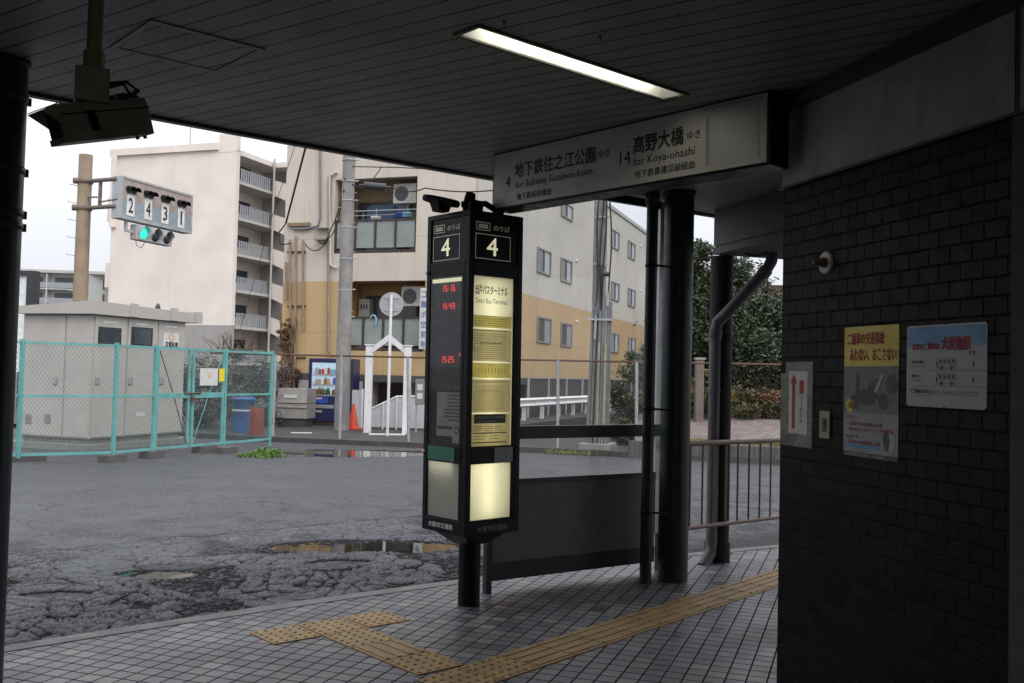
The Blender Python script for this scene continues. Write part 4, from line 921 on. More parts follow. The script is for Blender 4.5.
for z0, z1, mm in ((ZG, ZC, 'orange_side'), (ZC, ZR, 'cream_side')):
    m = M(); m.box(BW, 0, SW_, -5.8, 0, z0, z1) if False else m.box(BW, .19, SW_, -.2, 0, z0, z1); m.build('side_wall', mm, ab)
m = M(); m.box(BW, SW_ - .2, SW_, -6.05, -.2, ZG, ZR); m.box(BF, TF - .18, TF, -SW_, -.19, ZG, ZR); m.build('rear_wall', 'cream_side', ab)
m = M(); m.box(BW, -.06, SW_ + .06, -6.1, .06, ZR + .001, ZR + .16); m.build('roof', 'galv_matt', ab)
m = M(); m.box(BW, .0, SW_, -6.03, -.02, ZG - .20, ZG - .001); m.build('floor_slab', 'dark_fence', ab)  # slab coloured dark to merge with the painted shade below
for w__ in wins:
    a_, b_, z0, z1 = winrect(BW, *w__); m = M(); f_ = .07; fr_ = BW
    m.box(fr_, a_, a_ + f_, .001, .05, z0, z1); m.box(fr_, b_ - f_, b_, .001, .05, z0, z1); m.box(fr_, a_ + f_, b_ - f_, .001, .05, z0, z0 + f_ * .8); m.box(fr_, a_ + f_, b_ - f_, .001, .05, z1 - f_ * .8, z1); mid = (a_ + b_) / 2
    m.box(fr_, mid - .02, mid + .02, .001, .045, z0 + f_ * .8, z1 - f_ * .8)
    wo_ = m.build('window', 'frame_grey', ab)
    m = M(); m.quad(fr_.p(a_ + f_, .012, z0 + f_ * .8), fr_.p(mid - .02, .012, z0 + f_ * .8), fr_.p(mid - .02, .012, z1 - f_ * .8), fr_.p(a_ + f_, .012, z1 - f_ * .8), 0)
    m.quad(fr_.p(mid + .02, .012, z0 + f_ * .8), fr_.p(b_ - f_, .012, z0 + f_ * .8), fr_.p(b_ - f_, .012, z1 - f_ * .8), fr_.p(mid + .02, .012, z1 - f_ * .8), 1); m.build('pane', ['window_glass', 'window_bright'], wo_)
for px, py in ((576, 261), (576, 321.5), (640, 246), (640, 291), (607, 328)):
    a_, z_q = onf(BW, px, py); m = M(); m.lathe(BW.p(a_, .001, z_q), [(.065, 0), (.065, .04), (.04, .07)], 12, axis=-B); m.build('vent_cap', 'white_plate', ab)
# piers under the block
for i in range(7):
    m = M(); m.box(BW, .4 + i * 4, .8 + i * 4, -.7, -.3, 0, ZG - .2); m.build('pier', 'concrete', ab)
for t__ in (1.9, 3.1, 4.9, 5.75):
    m = M(); m.box(BF, t__, t__ + .25, -.55, -.3, 0, ZG - .2); m.build('pier', 'concrete', ab)
m = M(); m.box(BF, .1, TF - .1, -5.2, -5.0, 0, ZG - .2); m.build('undercroft_wall', 'undercroft_shade', ab)  # near-black colour stands in for the shade under the block
# balconies
def balcony(a0, a1, z0, z1, back, frame_n, acx, heat=False, rail_h=.98):
    bk = thing('balcony', '', '', BF.p(a0, 0, z0)); del bk['label']; del bk['category']; bk.parent = ab; bk.location = BF.p(a0, 0, z0) - K
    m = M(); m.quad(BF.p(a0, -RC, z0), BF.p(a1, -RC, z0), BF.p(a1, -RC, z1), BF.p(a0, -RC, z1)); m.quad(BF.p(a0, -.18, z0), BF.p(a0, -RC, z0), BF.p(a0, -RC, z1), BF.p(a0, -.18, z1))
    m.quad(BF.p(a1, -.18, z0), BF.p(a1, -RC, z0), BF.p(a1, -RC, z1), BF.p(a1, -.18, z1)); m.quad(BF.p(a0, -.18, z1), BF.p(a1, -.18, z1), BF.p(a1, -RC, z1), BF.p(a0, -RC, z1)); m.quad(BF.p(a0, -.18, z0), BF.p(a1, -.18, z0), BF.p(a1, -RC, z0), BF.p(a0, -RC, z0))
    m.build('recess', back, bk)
    dx0, dx1 = a0 + .75, a0 + (a1 - a0) * .92
    m = M(); m.box(BF, dx0, dx1, -RC + .001, -RC + .04, z0 + .02, z0 + 1.62); m.build('patio_door', 'window_glass', bk)
    m = M()
    for x_ in (dx0, (dx0 + dx1) / 2, dx1): m.box(BF, x_ - .03, x_ + .03, -RC + .041, -RC + .07, z0 + .02, z0 + 1.62)
    m.box(BF, dx0, dx1, -RC + .041, -RC + .069, z0 + 1.60, z0 + 1.67); m.build('door_frame', 'frame_brown', bk)
    m = M(); zr = z0 + rail_h
    m.box(BF, a0, a1, -.10, -.04, zr - .05, zr); m.box(BF, a0, a1, -.10, -.04, z0 + .02, z0 + .09)
    for i in range(frame_n + 1):
        x_ = a0 + .03 + (a1 - a0 - .06) * i / frame_n; m.box(BF, x_ - .03, x_ + .03, -.10, -.04, z0 + .09, zr - .05)
    m.build('rail_frame', 'frame_brown', bk)
    m = M(); m.quad(BF.p(a0, -.075, z0 + .16), BF.p(a1, -.075, z0 + .16), BF.p(a1, -.075, zr - .05), BF.p(a0, -.075, zr - .05)); m.build('rail_glass', 'balcony_glass', bk)
    ac = M(); ac.box(BF, acx, acx + .72, -.62, -.30, z1 - .70, z1 - .14); aco = ac.build('air_conditioner', 'ivory_white', bk)
    m = M(); q = BF.p(acx + .46, -.299, z1 - .42); m.lathe(q, [(.215, 0), (.215, .006)], 24, axis=-A); m.build('fan_grille', 'lamp_off', aco)
    m = M(); m.box(BF, acx + .02, acx + .05, -.5, -.46, z1 - .14, z1); m.box(BF, acx + .66, acx + .69, -.5, -.46, z1 - .14, z1); m.build('hanger', 'frame_grey', aco)
    return bk
mat('ivory_white', (.38, .365, .33), .5, dirt=(.4, .37, .32))
MATS['balcony_glass'] = MATS['screen_glass'].copy() if 0 else MATS['frost_glass']
bk = balcony(*o_up, 'recess_brown', 4, 1.95)
m = M(); m.box(BF, 3.0, 3.9, -RC + .075, -RC + .09, o_up[2] + .1, o_up[2] + 1.55); m.build('curtain', 'curtain_blue', bk)
m = M()
for zz, off in ((o_up[2] + 1.27, -.3), (o_up[2] + 1.18, -.55)): m.cyl(BF.p(o_up[0] + .1, off, zz), BF.p(o_up[1] - .1, off, zz), .02, n=8)
m.build('laundry_pole', 'galv', bk)
for x_, zz, mm in ((3.62, 5.75, 'tub_blue_light'), (3.2, 5.86, 'white_plate'), (2.2, 5.95, 'tub_blue_light'), (2.45, 5.95, 'blue_ink')):
    if mm not in MATS: mat(mm, (.22, .42, .55), .5)
    m = M(); q = BF.p(x_, -.3, zz); m.tube([q + Z * .38, q + Z * .14], .006, 6); m.box(Fr(q, B, -A), -.13, .13, -.08, .08, .10, .14); 
    for k in range(5): m.box(Fr(q, B, -A), -.12 + k * .055, -.10 + k * .055, -.07, .07, .0, .10)
    m.build('laundry_hanger', mm, bk)
bk = balcony(*o_lo, 'recess_orange', 4, 1.60)
m = M(); m.box(BF, 3.62, 3.98, -1.10, -.86, 2.75, 3.65); wh = m.build('water_heater', 'ivory_white', bk)
m = M()
for k in range(3): m.box(BF, 3.69 + k * .09, 3.73 + k * .09, -.859, -.855, 3.35, 3.50)
m.box(BF, 3.75, 3.85, -1.05, -.95, 2.60, 2.749); m.build('vents', 'lamp_off', wh)
m = M(); m.lathe(BF.p(3.55, -.5, 2.12), [(.25, 0), (.27, .1), (.27, .6), (.2, .66)], 20); m.build('washing_machine', 'white_plate', bk)
m = M(); m.lathe(BF.p(2.0, -.5, 2.12), [(.25, 0), (.27, .1), (.27, .45), (.2, .5)], 20); m.build('tub', 'tub_blue', bk)
m = M(); q = BF.p(3.05, -.02, 2.95); m.tube([q + B * .1 * math.cos(k * .5) + Z * .17 * math.sin(k * .5) for k in range(1, 9)], .028, 8); m.build('hose', 'tub_blue_light', bk)
# drain pipes, brackets and conduits on the front
def fp(px, py, off=.06):
    a_, z_ = onf(BF, px, py, off); return BF.p(a_, off, z_)
for pts in ([(320, 120), (320, 218), (318, 226), (305, 229), (294, 229)], [(329, 176), (328, 350), (333, 356)], [(290, 240), (290, 375)], [(296, 236), (295, 352), (294, 380)], [(303, 240), (303, 330)], [(286, 262), (286, 300)]):
    m = M(); m.tube([fp(*p) for p in pts], .035, 8); m.build('wall_pipe', 'pole_brown' if pts[0][0] != 320 else 'frame_grey', ab)
m = M(); m.tube([fp(337, 172), fp(330, 176), fp(330, 265), fp(337, 268)], .04, 8); m.build('wall_pipe', 'cream_front', ab)
for y_ in (252, 306, 357):
    a_, z_q = onf(BF, 288, y_); b_, _ = onf(BF, 306, y_); m = M(); m.box(BF, min(a_, b_), max(a_, b_), .001, .05, z_q - .025, z_q + .02); m.build('pipe_bracket', 'rust', ab)
a_, z_q = onf(BF, 311, 224.5); b_, _ = onf(BF, 289, 224.5); m = M(); m.box(BF, a_, b_, .02, .10, z_q - .05, z_q + .05); m.build('bracket_board', 'brown_wood', ab)
m = M(); a_, z_q = onf(BF, 330, 240); b_, z_2 = onf(BF, 318, 229); m.box(BF, a_, b_, .01, .22, z_q - .02, z_q + .01); m.box(BF, a_, b_, .01, .22, z_2 - .02, z_2 + .01); m.build('cable_bracket', 'frame_grey', ab)
# hanging vertical shop banner by the balcony
bn = thing('vertical_banner', 'narrow white vertical banner with blue lettering beside the lower balcony', 'banner', BF.p(1.2, .3, 2.1))
m = M(); a0, z1 = onf(BF, 420.5, 288, .3); a1, z0 = onf(BF, 427.5, 349, .3); m.box(BF, a1, a0, .28, .30, z0, z1); m.build('sheet', 'white_plate', bn)
m = M()
for i, ch in enumerate('コーポ空室有'): m.text(ch, BF.p(a0 - .04, .302, z1 - .27 - i * .275), -B, Z, .15, .18, 0, .02)
m.build('lettering', 'faded_blue_ink', bn)
m = M(); m.cyl(BF.p((a0 + a1) / 2, .001, z1 - .1), BF.p((a0 + a1) / 2, .28, z1 - .1), .015, n=8); m.cyl(BF.p((a0 + a1) / 2, .001, z0 + .1), BF.p((a0 + a1) / 2, .28, z0 + .1), .015, n=8); m.build('bracket', 'frame_grey', bn)
# dark screen fence along the wing
df = thing('screen_fence', 'dark grey corrugated screen fence along the foot of the long orange wing', 'fence', BW.p(2, 1.2, 0))
SFp = Fr(BW.p(1.5, 1.1, 0), A, -B)
m = M()
for i in range(100): m.box(SFp, i * .24, i * .24 + .12, 0, .02, .12, 1.42); m.box(SFp, i * .24 + .12, i * .24 + .24, .02, .035, .12, 1.42)
m.build('panel', 'dark_fence', df)
for i in range(13):
    m = M(); m.box(SFp, i * 1.95, i * 1.95 + .06, .036, .09, 0, 1.48); m.build('post', 'galv_matt', df)
m = M(); m.box(SFp, 0, 24, -.02, .06, 1.421, 1.46); m.build('cap_rail', 'galv', df)

# ---- white apartment tower far left
PA = D(238, 135, 77); PA = V((PA.x, PA.y, 0)); AF = Fr(PA, B, -A); AS = Fr(PA, A, -B)
ta = thing('apartment_tower', 'tall pale pink apartment tower with open corridors and stairs', 'building', PA)
tw, z_top = onf(AF, 114, 156.5); tz, _z = onf(AF, 219, 150); ztw = onf(AF, 225, 134)[1]; tl = onf(AF, 219, 150)[0]
zgrey = onf(AF, 180, 325)[1]
m = M(); m.box(AF, 0, 2.05, -.4, 0, zgrey, z_top); m.box(AF, 2.051, tw, -12, 0, zgrey, z_top); m.build('wall', 'apartment_pink', ta)
m = M(); m.box(AF, .02, 2.05, -.4, -.01, 0, zgrey); m.box(AF, 2.051, tw - .02, -12, -.01, 0, zgrey); m.build('base_wall', 'apartment_grey', ta)
m = M(); m.box(AF, tl, tw + .25, -12, .25, z_top, z_top + .55); m.box(AF, tw - .5, tw + .02, .001, .28, zgrey + 8, z_top - .01); m.build('parapet', 'apartment_pink', ta)
m = M(); m.box(AF, 0, tl + .0, -.4, .02, z_top - .2, ztw); m.build('lift_tower', 'apartment_pink', ta)
for k in range(4):
    z_ = z_top - 4.5 - k * 5.5; m = M(); m.box(AF, tw, tw + 1.0, -6, -.6, z_ - .8, z_ + 1.2); m.build('wall_bay', 'apartment_pink', ta)
# corridors along the side, seen between px 238 and 285
fl = [onf(AS, 252, y)[1] for y in (185.5, 222.5, 257.5, 292.5, 327.5)]
sp = (fl[0] - fl[4]) / 4; c1 = onf(AS, 268, 250)[0]; c2 = c1 + 9
m = M(); m.box(AS, .45, c1 + 1.9, -4, -2.0, 0, z_top - .4); m.build('wall', 'apartment_side', ta)
m = M(); m.box(AS, c1 + 1.901, c1 + 8, -4, 3.4, 0, z_top - .4); m.build('stair_wall', 'apartment_grey', ta)  # darker grey paints in the shade of the stair recess
m = M(); m.box(AS, .42, c1 + .1, -2.0, .15, z_top - .45, z_top - .05); m.box(AS, c1 + .101, c1 + 8.1, -2, 3.5, z_top - .5, z_top - .1); m.build('roof_slab', 'apartment_side', ta)
for i in range(7):
    z_ = fl[0] + .0 - sp * i
    m = M(); m.box(AS, .42, c1 + 1.9, -2.0, .12, z_ - .22, z_); m.build('floor_slab', 'far_slab', ta)
    m = M(); m.box(AS, .45, c1, .04, .08, z_ + .98, z_ + 1.04)
    for k in range(int((c1 - .5) / .3)): m.box(AS, .5 + k * .3, .70 + k * .3, .05, .07, z_ + .02, z_ + .98)
    m.build('railing', 'panel_rail', ta)
    m = M(); m.box(AS, c1 * .12, c1 * .12 + 1.9, -1.999, -1.94, z_ + .0, z_ + 1.95); m.build('door', 'recess_brown', ta)
    m = M(); m.box(AS, c1 * .50, c1 * .50 + 2.4, -1.999, -1.94, z_ + .9, z_ + 1.9); m.build('window', 'window_glass', ta)
    # stair bays with solid parapets stepping down
    X_ = c1 + .25
    m = M(); m.prism([AS.p(X_, .14, z_ - .30), AS.p(X_, .14, z_ + 1.0), AS.p(X_, 2.35, z_ + .32), AS.p(X_, 2.35, z_ - 1.2), AS.p(X_, .5, z_ - .42)], A * .16); m.build('stair_parapet', 'apartment_side', ta)
    m = M(); m.prism([AS.p(X_ + .161, 2.34, z_ - 1.2), AS.p(X_ + .161, 2.34, z_ + .3), AS.p(c1 + 1.9, 2.34, z_ + .3), AS.p(c1 + 1.9, 2.34, z_ - 1.2)], B * -.14); m.build('stair_parapet', 'apartment_side', ta)
    m = M(); m.box(Fr(AS.p(c1 + 1.9, 0, 0), -B, -A), .35, 1.35, .001, .05, z_ + .45, z_ + 1.45); m.build('window', 'window_glass', ta)
m = M(); q = AS.p(c1, .35, 0); m.cyl(q, q + Z * (z_top + .2), .09, n=10); m.build('downpipe', 'far_slab', ta)
for px, h_ in ((166, 4), (217, 3.5)):
    a_, _ = onf(AF, px, 150); m = M(); q = AF.p(a_, -3, z_top); m.cyl(q, q + Z * h_, .05, n=6); m.build('antenna', 'galv_matt', ta)

# ---- grey apartment house in the distance
PG = D(36, 305, 170); PG = V((PG.x, PG.y, 0)); XF = Fr(PG, V((1, 0.1, 0)).normalized(), V((.1, -1, 0)).normalized())
ga = thing('distant_apartments', 'small grey apartment house with two balcony rows behind the concrete pole', 'building', PG)
zt_ = onf(XF, 60, 273)[1]; L1 = onf(XF, 89, 280)[0]
m = M(); m.box(XF, -14, L1, -10, -1.2, 0, zt_); m.build('wall', 'far_apartment', ga)
m = M(); m.box(XF, -14.2, L1 + 12, -10.2, .1, zt_, zt_ + .5); m.build('roof', 'far_slab', ga)
EF_ = Fr(XF.p(L1, 0, 0), V((.82, .57, 0)), V((.57, -.82, 0))); m = M(); m.box(EF_, 0, 7.0, -6, 0, 0, zt_ - .01); m.build('end_wall', 'far_apartment', ga)
for i in range(6):
    z_ = zt_ - 2.7 * (i + 1)
    m = M(); m.box(XF, -14, L1, -1.19, .0, z_ - .2, z_); m.build('floor_slab', 'far_slab', ga)
    m = M(); m.box(XF, -14, L1, -.08, -.02, z_ + .1, z_ + 1.05); m.build('railing', 'panel_rail', ga)
    for k in range(5):
        x_ = -13 + k * 5.2; m = M(); m.box(XF, x_, x_ + 3.2, -1.199, -1.12, z_ + .1, z_ + 2.0); m.build('window', 'window_glass', ga)
        m = M(); m.box(XF, x_ + 4.1, x_ + 4.3, -1.18, -.01, z_ + .01, z_ + 2.49); m.build('divider', 'far_slab', ga)
# ---- black framed sign box
PB = D(29, 300, 34); bb = thing('billboard', 'pale billboard in a thick black frame at the left behind the cabinet', 'billboard', V((PB.x, PB.y, 0)))
BB = Fr(V((PB.x, PB.y, 0)), azv(100), azv(190)); x1, zt2 = onf(BB, 36, 271)
m = M(); m.box(BB, x1 - .26, x1, -.25, .12, .5, zt2); m.box(BB, -2.6, x1 - .261, -.25, .12, zt2 - .16, zt2); m.box(BB, -2.6, -2.4, -.25, .12, .5, zt2 - .161); m.build('frame', 'lamp_off', bb)
m = M(); m.box(BB, -2.399, x1 - .261, -.2, .02, 1.2, zt2 - .161); m.build('panel', 'billboard_white', bb)
for x_ in (-2.0, x1 - .6):
    m = M(); m.box(BB, x_, x_ + .12, -.2, -.08, 0, 1.199); m.build('leg', 'lamp_off', bb)

# ---- low building behind the right tree
lb = thing('low_building', 'low beige building with a flat dark roof edge behind the right tree', 'building', (12, 44, 0))
LB = Fr(V((9.5, 44, 0)), azv(100), azv(190)); zt3 = onf(LB, 777, 290)[1]
m = M(); m.box(LB, 0, 16, -8, 0, 0, zt3); m.build('wall', 'orange_side', lb)
m = M(); m.box(LB, -.2, 16.2, -8.2, .2, zt3 + .001, zt3 + .2); m.build('roof', 'frame_brown', lb)
m = M(); m.box(LB, 2.9, 4.2, .001, .05, .8, 2.0); m.build('window', 'window_glass', lb)

# ---- cabinets (right half: electrical substation kiosk)
CK = V((-7.87, 18.43, 0)); CL_ = Fr(CK, B, -A); CR_ = Fr(CK, A, -B)
cb = thing('transformer_cabinet', 'large beige electrical cabinet inside the turquoise mesh fence', 'cabinet', CK)
wl, _ = onf(CL_, 21.5, 380); wr, _ = onf(CR_, 183.5, 380); zb1 = onf(CL_, 80, 439)[1]; zt1 = onf(CL_, 60, 314)[1]
m = M(); m.box(CL_, 0, wl, -wr, 0, zb1, zt1); body = m.build('body', 'cabinet_beige', cb, bevel=.01)
m = M(); m.box(CL_, -.12, wl + .3, -wr - .3, .15, -.1, zb1 - .10); m.box(CL_, .05, wl - .05, -wr + .05, -.05, zb1 - .0995, zb1 - .002); m.build('plinth', 'plinth', cb)
ztr = onf(CR_, 103, 301)[1]
zl0 = zt1; P = CL_.p
def roofz(a_): return zt1 + .20 - .02 * max(0, a_)
m = M()
r0 = [P(-.12, .14, zt1 + .002), P(wl + .1, .14, zt1 + .002), P(wl + .1, -wr - .35, zt1 + .002), P(-.12, -wr - .35, zt1 + .002)]
r1 = [P(-.12, .14, zt1 + .25), P(wl + .1, .14, zt1 + .14), P(wl + .1, -wr - .35, zt1 + .10), P(-.12, -wr - .35, zt1 + .20)]
m.hexa(r0 + r1); rf = m.build('roof', 'cabinet_beige', cb)
for s0 in (.9, 2.1):
    m = M(); m.box(CR_, s0 - .05, s0 + .18, .121, .14, zt1 + .01, zt1 + .27); m.build('roof_joint', 'cabinet_beige', rf)
m = M(); m.box(CR_, wr + .15, wr + .36, -.3, .16, zt1 + .0, zt1 + .24); m.build('roof_joint', 'cabinet_beige', rf)
q = CR_.p(onf(CR_, 158, 305)[0], 0, zt1 + .22); m = M(); m.lathe(q, [(.05, 0), (.05, .06), (.02, .12)], 10); m.build('lamp', 'lamp_off', rf)
def door(F_, px0, px1):
    a_, _ = onf(F_, px0, 380); b_, _ = onf(F_, px1, 380); a_, b_ = sorted((a_, b_)); m = M(); m.box(F_, a_ + .012, b_ - .012, .001, .022, zb1 + .03, zt1 - .03); return m.build('door', 'cabinet_beige', cb, bevel=.004), a_, b_
d1_, *_q = door(CL_, 22, 64.5); d2_, *_q = door(CL_, 65.5, 90.5)
d3, *_q = door(CR_, 92, 124.5); d4, *_q = door(CR_, 125.5, 155); d5, *_q = door(CR_, 156, 183)
def onq(F_, d_, px0, py0, px1, py1, o0, o1, name, mm, bevel=0):
    a_, z1 = onf(F_, px0, py0); b_, z0 = onf(F_, px1, py1); a_, b_ = sorted((a_, b_)); m = M(); m.box(F_, a_, b_, o0, o1, min(z0, z1), max(z0, z1)); return m.build(name, mm, d_, bevel=bevel)
for d_, x0, x1 in ((d3, 97.5, 119.5), (d4, 130.5, 151)):
    onq(CR_, d_, x0, 326.5, x1, 346, .0225, .04, 'window', 'lamp_off', .006); onq(CR_, d_, x0 + 2, 328.5, x1 - 2, 345, .0405, .045, 'pane', 'window_glass')
for d_, x0, x1, y0 in ((d3, 103, 116, 321), (d4, 135, 147.5, 323), (d5, 165, 176, 325.5)): onq(CR_, d_, x0, y0, x1, y0 + 2.8, .0225, .027, 'name_plate', 'white_plate')
sgn = onq(CR_, d5, 162.8, 332.5, 177.5, 347, .0225, .03, 'warning_sign', 'white_plate')
m = M(); a_, z_q = onf(CR_, 170.5, 337.5); e_ = .10; q = CR_.p(a_, .031, z_q)
m.add([q + A * (r_ * x_) + Z * (r_ * y_) for r_ in (.105, .07) for x_, y_ in ((1, 0), (0, 1), (-1, 0), (0, -1))], [(k, (k + 1) % 4, 4 + (k + 1) % 4, 4 + k) for k in range(4)]); m.build('diamond', 'orange_ink', sgn)
m = M(); a_, z_q = onf(CR_, 164, 346.8); b_, z_2 = onf(CR_, 176.6, 343.2); m.text('変電設備', CR_.p(a_, .0315, z_q + .01), A, Z, b_ - a_, .10, 0, .02); m.build('lettering', 'ink', sgn)
onq(CR_, d4, 135, 412.5, 143.5, 416, .0225, .027, 'name_plate', 'white_plate')
for F_, d_, px in ((CL_, d1_, 56.6), (CR_, d3, 96), (CR_, d4, 129), (CR_, d5, 160)): onq(F_, d_, px - 1.7, 376.5, px + 1.7, 384, .0225, .05, 'handle', 'galv', .004)
for px in (29.5, 48.5):
    for k in range(6): onq(CL_, d1_, px - 3.2, 414.5 + k * 1.7, px + 3.2, 415.2 + k * 1.7, .0225, .03, 'vent_slot', 'cabinet_dark')
# ---- turquoise mesh fence
def fence_pt(px, py): q = G(px, py, .05); return V((q.x, q.y, 0))
f0 = fence_pt(18, 455); f1 = fence_pt(113, 452.5); f2 = fence_pt(155.5, 449.5); f5 = fence_pt(269.5, 439)
dF = (f5 - f1).normalized(); L2 = (f5 - f1).length; f2 = f1 + dF * L2 * .213; f3 = f1 + dF * L2 * .43; f4 = f1 + dF * L2 * .655
fm1 = f0 + (f0 - f1) * 1.0
tf = thing('mesh_fence', 'turquoise steel fence with diamond wire mesh round the cabinet', 'fence', f1)
def wires(m, fr, x0, x1, z0, z1, pitch=.062, r=.0028, y=0):
    W, H_ = x1 - x0, z1 - z0; sl_ = 1.45
    n_ = int((W + H_ / sl_) / pitch) + 1
    for s__ in (1, -1):
        for i in range(n_):
            c = i * pitch; # x offset at the bottom minus slope run
            xa, za = c - H_ / sl_, H_; xb_, zb_ = c, 0.0   # line from (c-H/sl, H) to (c,0)
            if xa < 0: za = H_ - (0 - xa) * sl_; xa = 0
            if xb_ > W: zb_ = (xb_ - W) * sl_; xb_ = W
            if za <= zb_: continue
            if s__ < 0: xa, xb_ = W - xa, W - xb_
            m.cyl(fr.p(x0 + xa, y + .002 * s__, z0 + za), fr.p(x0 + xb_, y + .002 * s__, z0 + zb_), r, n=3, caps=False)
zB, zT, zM = .05, 1.835, .985
tube = .021
def panel(p, q, gate=False, mid=True):
    d = (q - p); L = d.length; d.normalize(); fr = Fr(p, d, V((d.y, -d.x, 0)))
    a0, a1 = .035, L - .035
    m = M(); 
    for z_ in (zB, zT): m.box(fr, a0, a1, -.02, .02, z_ - tube, z_ + tube)
    h_ = .05 if gate else .02; m.box(fr, a0, a1, -.02, .02, zM - h_, zM + h_)
    if gate:
        m.box(fr, a0, a0 + .045, -.0195, .0195, zB + tube, zT - tube); m.box(fr, a1 - .045, a1, -.0195, .0195, zB + tube, zT - tube)
        a0 += .045; a1 -= .045
    g_ = m.build('gate_leaf' if gate else 'panel_frame', 'turquoise_paint', tf)
    m = M(); wires(m, fr, a0, a1, zB + tube, zM - h_); wires(m, fr, a0, a1, zM + h_, zT - tube); m.build('wire_mesh', 'turq_wire', g_)
    return g_, fr, L
mat('turq_wire', (.20, .30, .29), .6, metal=.2)
panel(fm1, f0); panel(f0, f1); panel(f1, f2); g1, gf1, gl1 = panel(f2, f3, True); g2, gf2, gl2 = panel(f3, f4, True); panel(f4, f5)
for i, q in enumerate((fm1, f0, f1, f2, f3, f4, f5)):
    if i == 4: continue
    m = M(); m.box(Fr(q, dF, V((dF.y, -dF.x, 0))), -.027, .027, -.027, .027, -.1 if i in (6,) else 0, zT + .05); m.build('post', 'turquoise_paint', tf)
m = M(); m.tube([gf1.p(.1, .0, zT - .05), gf1.p(gl1 * .5, .012, zM + .0), gf1.p(gl1 - .08, 0, zB + .05)], .009, 6); m.build('brace', 'rust', g1)
m = M(); m.tube([gf2.p(.1, .0, zB + .05), gf2.p(gl2 * .5, .012, zM), gf2.p(gl2 - .08, 0, zT - .05)], .008, 6); m.build('brace', 'turquoise_paint', g2)
m = M(); m.cyl(gf1.p(gl1 - .22, .035, zM + .04), gf2.p(.25, .035, zM + .04), .014, n=8); m.box(gf2, -.04, .04, .021, .06, zM - .12, zM - .02); m.build('latch', 'rust', tf)
def on_f(fr, px, py): return onf(fr, px, py, .03)
a0, z1 = on_f(gf2, 200.5, 368); a1, z0 = on_f(gf2, 217.5, 385.5); m = M(); m.box(gf2, a0, a1, .024, .032, z0, z1); s1_ = m.build('notice_plate', 'white_plate', g2)
q = gf2.p((a0 + a1) / 2, .0335, (z0 + z1) / 2 + .04); m = M(); m.add([q + gf2.x * (r_ * x_) + Z * (r_ * y_) for r_ in (.06, .04) for x_, y_ in ((1, 0), (0, 1), (-1, 0), (0, -1))], [(k, (k + 1) % 4, 4 + (k + 1) % 4, 4 + k) for k in range(4)]); m.build('diamond', 'orange_ink', s1_)
a0, z1 = on_f(gf2, 219.5, 368.5); a1, z0 = on_f(gf2, 224.3, 381.5); m = M(); m.box(gf2, a0, a1, .024, .032, z0, z1); m.build('tag_plate', 'poster_yellow', g2)
for px, py, w__ in ((25, 461, .5), (112, 461.5, .42), (152, 457.5, .4), (226, 453, .45), (205, 452, .5)):
    q = G(px, py, -.1); fr = Fr((q.x, q.y, 0), dF if px > 100 else (f1 - f0).normalized(), V((dF.y, -dF.x, 0)))
    m = M(); m.box(fr, -w__ / 2, w__ / 2, -.12, .12, -.11, .02)
    tag(m.build('concrete_block', 'plinth_dark', loc=(q.x, q.y, -.1), bevel=.01), {25: 'concrete block under the left end of the turquoise fence', 112: 'concrete block under the thick turquoise fence post', 152: 'dark concrete block just left of the turquoise gate', 226: 'concrete block at the right end of the turquoise gate', 205: 'concrete block under the middle of the right gate leaf'}[px], 'block', 'concrete blocks under the turquoise fence') if 'plinth_dark' in MATS or mat('plinth_dark', (.10, .095, .09), .9, bump=.5) else None
# gravel base inside the fence
# ---- signal pole with the bay number board
SPp = D(86, 155, 23.4); zt_p = SPp.z; SPp = V((SPp.x, SPp.y, 0)); q2 = D(80, 300, 23.4); ln = (q2.x - SPp.x) / (q2.z - zt_p)
spb = thing('signal_pole', 'weathered brown concrete pole carrying the bay number board', 'pole', SPp)
def spt(z): return V((SPp.x + ln * (z - zt_p) * 0.35, SPp.y, z))
m = M(); m.cyl(spt(-.1), spt(zt_p), .175, .155, n=28); m.build('shaft', 'pole_brown', spb)
for k in range(9):
    z_ = zt_p - .75 - k * .42
    m = M(); q = spt(z_); m.tube([q + V((-.14, -.04, 0)), q + V((-.32, -.08, .02)), q + V((-.34, -.08, .05))], .009, 6); m.build('step_bolt', 'galv_matt', spb)
nbY = 22.9; n0 = D(121, 196, nbY); n0 = V((n0.x, n0.y, 0)); NF = Fr(n0, A, -B)     # front plane of the number board
nL, nzt = onf(NF, 192.6, 196); nzt0 = onf(NF, 121, 174.3)[1]; nzb0 = onf(NF, 120, 218.3)[1]; nzb1 = onf(NF, 190.8, 233.4)[1]
nzt, nzb = (nzt + nzt0) / 2, (nzb0 + nzb1) / 2
for z_ in (nzt - .08, nzb + .28):
    m = M(); q = spt(z_); m.lathe(q - Z * .05, [(.175, 0), (.19, .01), (.19, .09), (.175, .1)], 24); e = NF.p(.0, -.14, z_); m.tube([q, (q + e) / 2 + V((0, -.02, 0)), e], .05, 10)
    m.cyl(q + V((-.22, -.12, 0)), q + V((-.10, -.1, 0)), .075, n=12); m.build('arm', 'arm_rust', spb)
m = M(); e = NF.p(.0, -.14, 0); q = spt(3); mm_ = (V((q.x, q.y, 0)) + e) / 2; m.box(Fr(mm_, A, -B), -.03, .03, -.03, .03, nzb + .25, nzt - .05)
m.tube([spt(nzt - .45), mm_ + Z * (nzt - .5) + V((0, -.1, 0)), mm_ + Z * (nzb + .5) + V((.1, -.1, -.1)), NF.p(.0, -.1, nzb + .45)], .02, 8); m.build('arm_strut', 'arm_rust', spb)
nb = thing('number_board', 'grey signal board showing bay numbers 2 4 3 1 on the brown pole', 'board', NF.p(0, 0, nzb))
